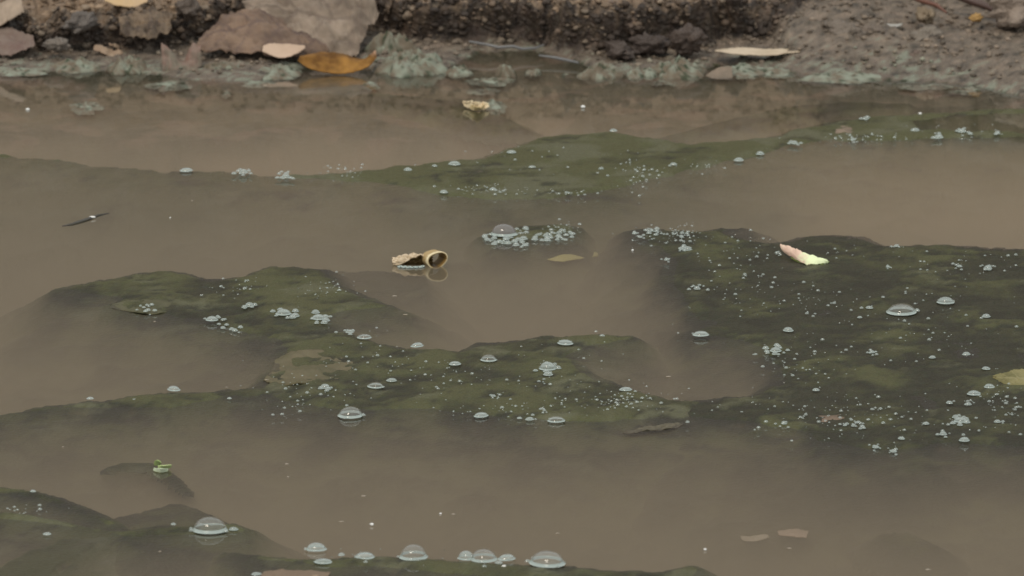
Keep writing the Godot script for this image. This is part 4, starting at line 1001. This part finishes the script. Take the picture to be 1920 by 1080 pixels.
const CLUSTERS := [
	["foam cluster with two humps in the middle of the forked mat", Vector3(0.0216, 0.002, 0.2042), 0.00922, 9, 0.5],
	["long foam cluster with a tail on the forked mat's left part", Vector3(-0.1409, 0.002, 0.0728), 0.01018, 9, 0.42],
	["foam cluster with a second clump nearer on the forked mat", Vector3(-0.1176, 0.002, 0.0835), 0.00851, 10, 0.45],
	["foam cluster at the front edge of the forked mat above a white streak", Vector3(-0.1828, 0.002, 0.0887), 0.00818, 7, 0.42],
	["small pointed foam cluster behind the others on the forked mat", Vector3(-0.1626, 0.002, 0.0528), 0.00528, 5, 0.5],
	["left clump of the touching pair near the forked mat's inlet", Vector3(-0.0989, 0.002, 0.1176), 0.00455, 5, 0.5],
	["white foam streak nearer than the front edge foam cluster", Vector3(-0.1716, 0.001, 0.1072), 0.00813, 6, 0.2],
	["foam cluster on the forked mat's lower part above the clear dome", Vector3(-0.1102, 0.002, 0.2487), 0.00535, 6, 0.5],
	["raised foam clump at the right mat's inner corner", Vector3(0.1593, 0.002, 0.1626), 0.00899, 11, 0.35],
	["white foam bar near the upper left corner of the right mat", Vector3(0.1164, 0.002, 0.008), 0.00700, 8, 0.28],
	["foam clump right of the green speckled foam on the right mat", Vector3(0.1114, 0.002, -0.0946), 0.00649, 8, 0.4],
	["small foam tuft at the right mat's upper left tip", Vector3(0.0982, 0.002, -0.066), 0.00407, 5, 0.4],
	["small foam tuft in the middle of the right mat", Vector3(0.2165, 0.002, 0.1665), 0.00481, 6, 0.35],
	["foam tuft nearest the right edge behind the dome bubbles", Vector3(0.3005, 0.002, -0.0448), 0.00540, 7, 0.45],
	["low foam tuft left of the one nearest the right edge", Vector3(0.2821, 0.002, -0.0476), 0.00540, 6, 0.3],
	["foam tuft below the fruit slice on the right mat", Vector3(0.2382, 0.002, -0.0462), 0.00338, 4, 0.4],
	["foam tuft high on the right mat behind the fruit slice", Vector3(0.2462, 0.002, -0.1032), 0.00411, 5, 0.4],
	["grey foam heap in the lower right of the right mat", Vector3(0.2587, 0.002, 0.3229), 0.00710, 9, 0.5],
	["pale foam bar on the front edge of the right mat, left of two", Vector3(0.2065, 0.001, 0.3784), 0.00517, 6, 0.35],
	["pale foam bar on the front edge of the right mat, right of two", Vector3(0.2167, 0.001, 0.3863), 0.00516, 6, 0.35],
	["foam tuft with a bubble right of the grey foam heap", Vector3(0.2806, 0.002, 0.3265), 0.00370, 4, 0.5],
	["foam tuft in front of the grey foam heap", Vector3(0.2469, 0.002, 0.3533), 0.00459, 5, 0.45],
	["big foam patch on the thin western tail of the far mat", Vector3(-0.1803, 0.002, -0.3121), 0.00789, 9, 0.35],
	["second foam patch on the far mat's tail right of the big one", Vector3(-0.1506, 0.002, -0.2995), 0.00930, 10, 0.3],
	["green white foam cluster where the far mat splits in two strands", Vector3(0.1933, 0.002, -0.4011), 0.00512, 6, 0.45],
	["foam cluster on the far mat's lower strand near the right edge", Vector3(0.2937, 0.002, -0.4193), 0.00661, 6, 0.45],
	["larger foam cluster right of it on the lower strand", Vector3(0.3109, 0.002, -0.436), 0.00737, 8, 0.4],
	["foam cluster at the right end of the far mat", Vector3(0.3348, 0.002, -0.431), 0.00478, 5, 0.4],
	["foam bar on the lower strand of the far mat", Vector3(0.2347, 0.002, -0.411), 0.00733, 8, 0.25],
	["foam cluster on the upper strand of the far mat", Vector3(0.2455, 0.002, -0.4782), 0.00483, 5, 0.45],
	["blue white foam skirt along the front of the lone algae clump", Vector3(0.0086, 0.001, -0.1277), 0.01547, 30, 0.16],
	["white foam fringe at the right end of the lone algae clump", Vector3(0.031, 0.001, -0.1364), 0.01033, 22, 0.18],
	["blue white foam around the grey dome on the lone clump", Vector3(-0.0103, 0.001, -0.1277), 0.00962, 22, 0.2],
	["green white speckled foam at the right mat's upper left shore", Vector3(0.0881, 0.002, -0.1382), 0.01035, 20, 0.16],
	["speckled foam right of the green white foam on the right mat", Vector3(0.1094, 0.002, -0.1382), 0.00759, 15, 0.18],
	["foam hugging the left end of the fruit slice", Vector3(0.1686, 0.002, -0.0845), 0.00443, 7, 0.3],
	["foam bit at the right end of the fruit slice", Vector3(0.1986, 0.001, -0.0559), 0.00304, 5, 0.3],
	["bright foam spots at the left end of the narrow pinkish leaf", Vector3(0.1563, 0.001, 0.3263), 0.00616, 7, 0.3],
	["foam row on the right mat nearer than the narrow pinkish leaf", Vector3(0.1965, 0.002, 0.3347), 0.00862, 12, 0.16],
	["pale foam line under the two humped foam cluster", Vector3(0.0196, 0.001, 0.2277), 0.00537, 6, 0.2],
	["white foam line on the forked mat's olive leaf", Vector3(-0.2233, 0.002, 0.0622), 0.00922, 10, 0.16],
	["short foam line low in the middle of the forked mat", Vector3(-0.0109, 0.002, 0.2693), 0.00563, 6, 0.25],
]
const SMALL := [
	["small bubble on the forked mat's front edge near the low flat bubble", Vector3(0.0102, 0.001, 0.3169), 0.00216, "small bubbles near the low flat bubble"],
	["small bubble on the forked mat's front edge near the low flat bubble", Vector3(0.0043, 0.001, 0.3145), 0.00139, "small bubbles near the low flat bubble"],
	["small bubble on the forked mat's front edge near the low flat bubble", Vector3(0.0174, 0.001, 0.2956), 0.00202, "small bubbles near the low flat bubble"],
	["small bubble on the dark right mat among foam tufts", Vector3(0.2908, 0.002, 0.0795), 0.00246, "small bubbles on the right mat"],
	["small bubble on the dark right mat among foam tufts", Vector3(0.2203, 0.002, 0.0582), 0.00198, "small bubbles on the right mat"],
	["small bubble on the dark right mat among foam tufts", Vector3(0.2131, 0.002, 0.0821), 0.00147, "small bubbles on the right mat"],
	["small bubble on the dark right mat among foam tufts", Vector3(0.2516, 0.002, 0.1791), 0.00192, "small bubbles on the right mat"],
	["small bubble on the dark right mat among foam tufts", Vector3(0.168, 0.002, 0.1137), 0.00293, "small bubbles on the right mat"],
	["small bubble on the dark right mat among foam tufts", Vector3(0.2725, 0.002, 0.1715), 0.00224, "small bubbles on the right mat"],
	["small bubble on the dark right mat among foam tufts", Vector3(0.282, 0.002, 0.2055), 0.00222, "small bubbles on the right mat"],
	["small bubble on the dark right mat among foam tufts", Vector3(0.281, 0.002, 0.2474), 0.00283, "small bubbles on the right mat"],
	["small bubble on the dark right mat among foam tufts", Vector3(0.2708, 0.002, 0.2633), 0.00345, "small bubbles on the right mat"],
	["small bubble on the dark right mat among foam tufts", Vector3(0.2551, 0.002, 0.2838), 0.00187, "small bubbles on the right mat"],
	["small bubble on the dark right mat among foam tufts", Vector3(0.2657, 0.002, 0.2873), 0.00187, "small bubbles on the right mat"],
	["small bubble on the dark right mat among foam tufts", Vector3(0.1786, 0.002, 0.2548), 0.00188, "small bubbles on the right mat"],
	["small bubble on the dark right mat among foam tufts", Vector3(0.2226, 0.002, 0.3625), 0.00183, "small bubbles on the right mat"],
	["small bubble on the dark right mat among foam tufts", Vector3(0.2583, 0.002, 0.366), 0.00275, "small bubbles on the right mat"],
	["small bubble on the dark right mat among foam tufts", Vector3(0.2386, 0.002, 0.33), 0.00185, "small bubbles on the right mat"],
	["small bubble on the far algae mat", Vector3(0.2781, 0.002, -0.441), 0.00258, "small bubbles on the far mat"],
	["small bubble on the far algae mat", Vector3(-0.0521, 0.002, -0.3313), 0.00162, "small bubbles on the far mat"],
	["small bubble on the far algae mat", Vector3(-0.0699, 0.002, -0.3201), 0.00251, "small bubbles on the far mat"],
	["small bubble on the far algae mat", Vector3(-0.0452, 0.002, -0.2542), 0.00248, "small bubbles on the far mat"],
	["small bubble on the far algae mat", Vector3(-0.0127, 0.002, -0.2619), 0.00213, "small bubbles on the far mat"],
	["small bubble on the far algae mat", Vector3(0.109, 0.002, -0.3361), 0.00216, "small bubbles on the far mat"],
	["small bubble on the far algae mat", Vector3(0.0599, 0.002, -0.3233), 0.00162, "small bubbles on the far mat"],
	["small bubble on the far algae mat", Vector3(0.07, 0.001, -0.4438), 0.00221, "small bubbles on the far mat"],
	["small bubble on the thin strands at lower left", Vector3(-0.2663, 0.001, 0.4698), 0.00148, "small bubbles on the left strands"],
	["small bubble on the thin strands at lower left", Vector3(-0.185, 0.001, 0.5361), 0.00131, "small bubbles on the left strands"],
	["small bubble on the thin left arm of the forked mat", Vector3(-0.2208, 0.001, 0.274), 0.00140, "small bubbles on the left arm"],
	["small bubble on the thin left arm of the forked mat", Vector3(-0.1654, 0.001, 0.2704), 0.00125, "small bubbles on the left arm"],
	["small bubble on the bottom algae strip", Vector3(-0.0917, 0.001, 0.595), 0.00172, "small bubbles on the bottom strip"],
	["small bubble on the bottom algae strip", Vector3(-0.0148, 0.001, 0.6172), 0.00114, "small bubbles on the bottom strip"],
	["small bubble on the bottom algae strip", Vector3(-0.0071, 0.001, 0.6102), 0.00171, "small bubbles on the bottom strip"],
]

# where tiny bubbles gather: centre, half extents, count, which mat
const BEADS := [
	[Vector2(0.0823, -0.3097), 0.017, 0.055, 60, 0], [Vector2(-0.0159, -0.2596), 0.034, 0.018, 55, 0], [Vector2(0.0353, -0.2503), 0.028, 0.01, 30, 0], [Vector2(0.1257, -0.3287), 0.016, 0.022, 26, 0], [Vector2(0.2416, -0.4165), 0.04, 0.014, 60, 0], [Vector2(-0.1145, -0.3128), 0.02, 0.02, 36, 0], [Vector2(0.0145, -0.3576), 0.06, 0.05, 24, 0], [Vector2(0.3088, -0.4365), 0.03, 0.02, 20, 0],
	[Vector2(-0.1729, 0.011), 0.018, 0.03, 34, 1], [Vector2(-0.118, 0.011), 0.02, 0.034, 44, 1], [Vector2(-0.0862, 0.1778), 0.024, 0.06, 40, 1], [Vector2(-0.0379, 0.2215), 0.03, 0.04, 40, 1], [Vector2(0.0655, 0.2763), 0.03, 0.025, 90, 1], [Vector2(-0.122, 0.2606), 0.03, 0.05, 60, 1], [Vector2(0, 0.3002), 0.05, 0.02, 46, 1], [Vector2(0.0319, 0.1841), 0.03, 0.06, 20, 1], [Vector2(0.0125, 0.2582), 0.07, 0.05, 40, 1],
	[Vector2(0.1032, -0.1347), 0.026, 0.03, 80, 2], [Vector2(0.1389, -0.0699), 0.03, 0.07, 46, 2], [Vector2(0.1717, 0.1966), 0.022, 0.05, 56, 2], [Vector2(0.1882, 0.0408), 0.05, 0.03, 40, 2], [Vector2(0.2837, -0.0557), 0.05, 0.06, 40, 2], [Vector2(0.1457, 0.0273), 0.04, 0.09, 40, 2], [Vector2(0.2429, 0.3297), 0.06, 0.05, 50, 2], [Vector2(0.1946, 0.312), 0.045, 0.05, 80, 2], [Vector2(0.2863, 0.2823), 0.02, 0.05, 60, 2], [Vector2(0.2405, 0.1072), 0.08, 0.15, 110, 2], [Vector2(0.1516, 0.3061), 0.05, 0.04, 40, 2], [Vector2(0.2109, -0.087), 0.06, 0.03, 26, 2],
	[Vector2(-0.2667, 0.5136), 0.022, 0.012, 18, 3], [Vector2(0.0345, -0.1538), 0.014, 0.02, 26, 4], [Vector2(-0.0572, 0.6017), 0.06, 0.02, 14, 5],
]
const BEAD_PLACES := ["far algae mat", "forked algae mat", "dark right algae mat", "thin strands at lower left", "lone algae clump", "bottom algae strip"]


func beads() -> void:
	var all := [[], [], [], [], [], []]
	for b in BEADS:
		for i in b[3]:
			var p := Vector3(b[0].x + rng.randfn(0.0, 0.5) * b[1], 0.0022, b[0].y + rng.randfn(0.0, 0.5) * b[2])
			var r := 0.00035 + 0.0010 * pow(rng.randf(), 3.0)
			all[b[4]].append([r, p])
	for place in all.size():
		var list: Array = all[place]
		list.sort_custom(func(a, b): return a[0] > b[0])
		var alone := mini(list.size(), 60)
		for i in alone:
			var o := put("tiny_bubble", dot_mesh, mat.foam)
			o.position = list[i][1]
			o.scale = Vector3.ONE * list[i][0]
			tag(o, "tiny round bubble on the " + BEAD_PLACES[place], "bubble", "tiny bubbles on the " + BEAD_PLACES[place])
		if list.size() - alone < 3:
			continue
		var mm := MultiMesh.new()
		mm.transform_format = MultiMesh.TRANSFORM_3D
		mm.mesh = dot_mesh
		mm.instance_count = list.size() - alone
		for i in mm.instance_count:
			mm.set_instance_transform(i, Transform3D(Basis.from_scale(Vector3.ONE * list[alone + i][0]), list[alone + i][1]))
		var o := MultiMeshInstance3D.new()
		o.name = numbered("foam_beads")
		o.multimesh = mm
		o.material_override = mat.foam
		add_child(o)
		tag(o, "fine foam beads scattered over the " + BEAD_PLACES[place], "foam beads", "", "stuff")
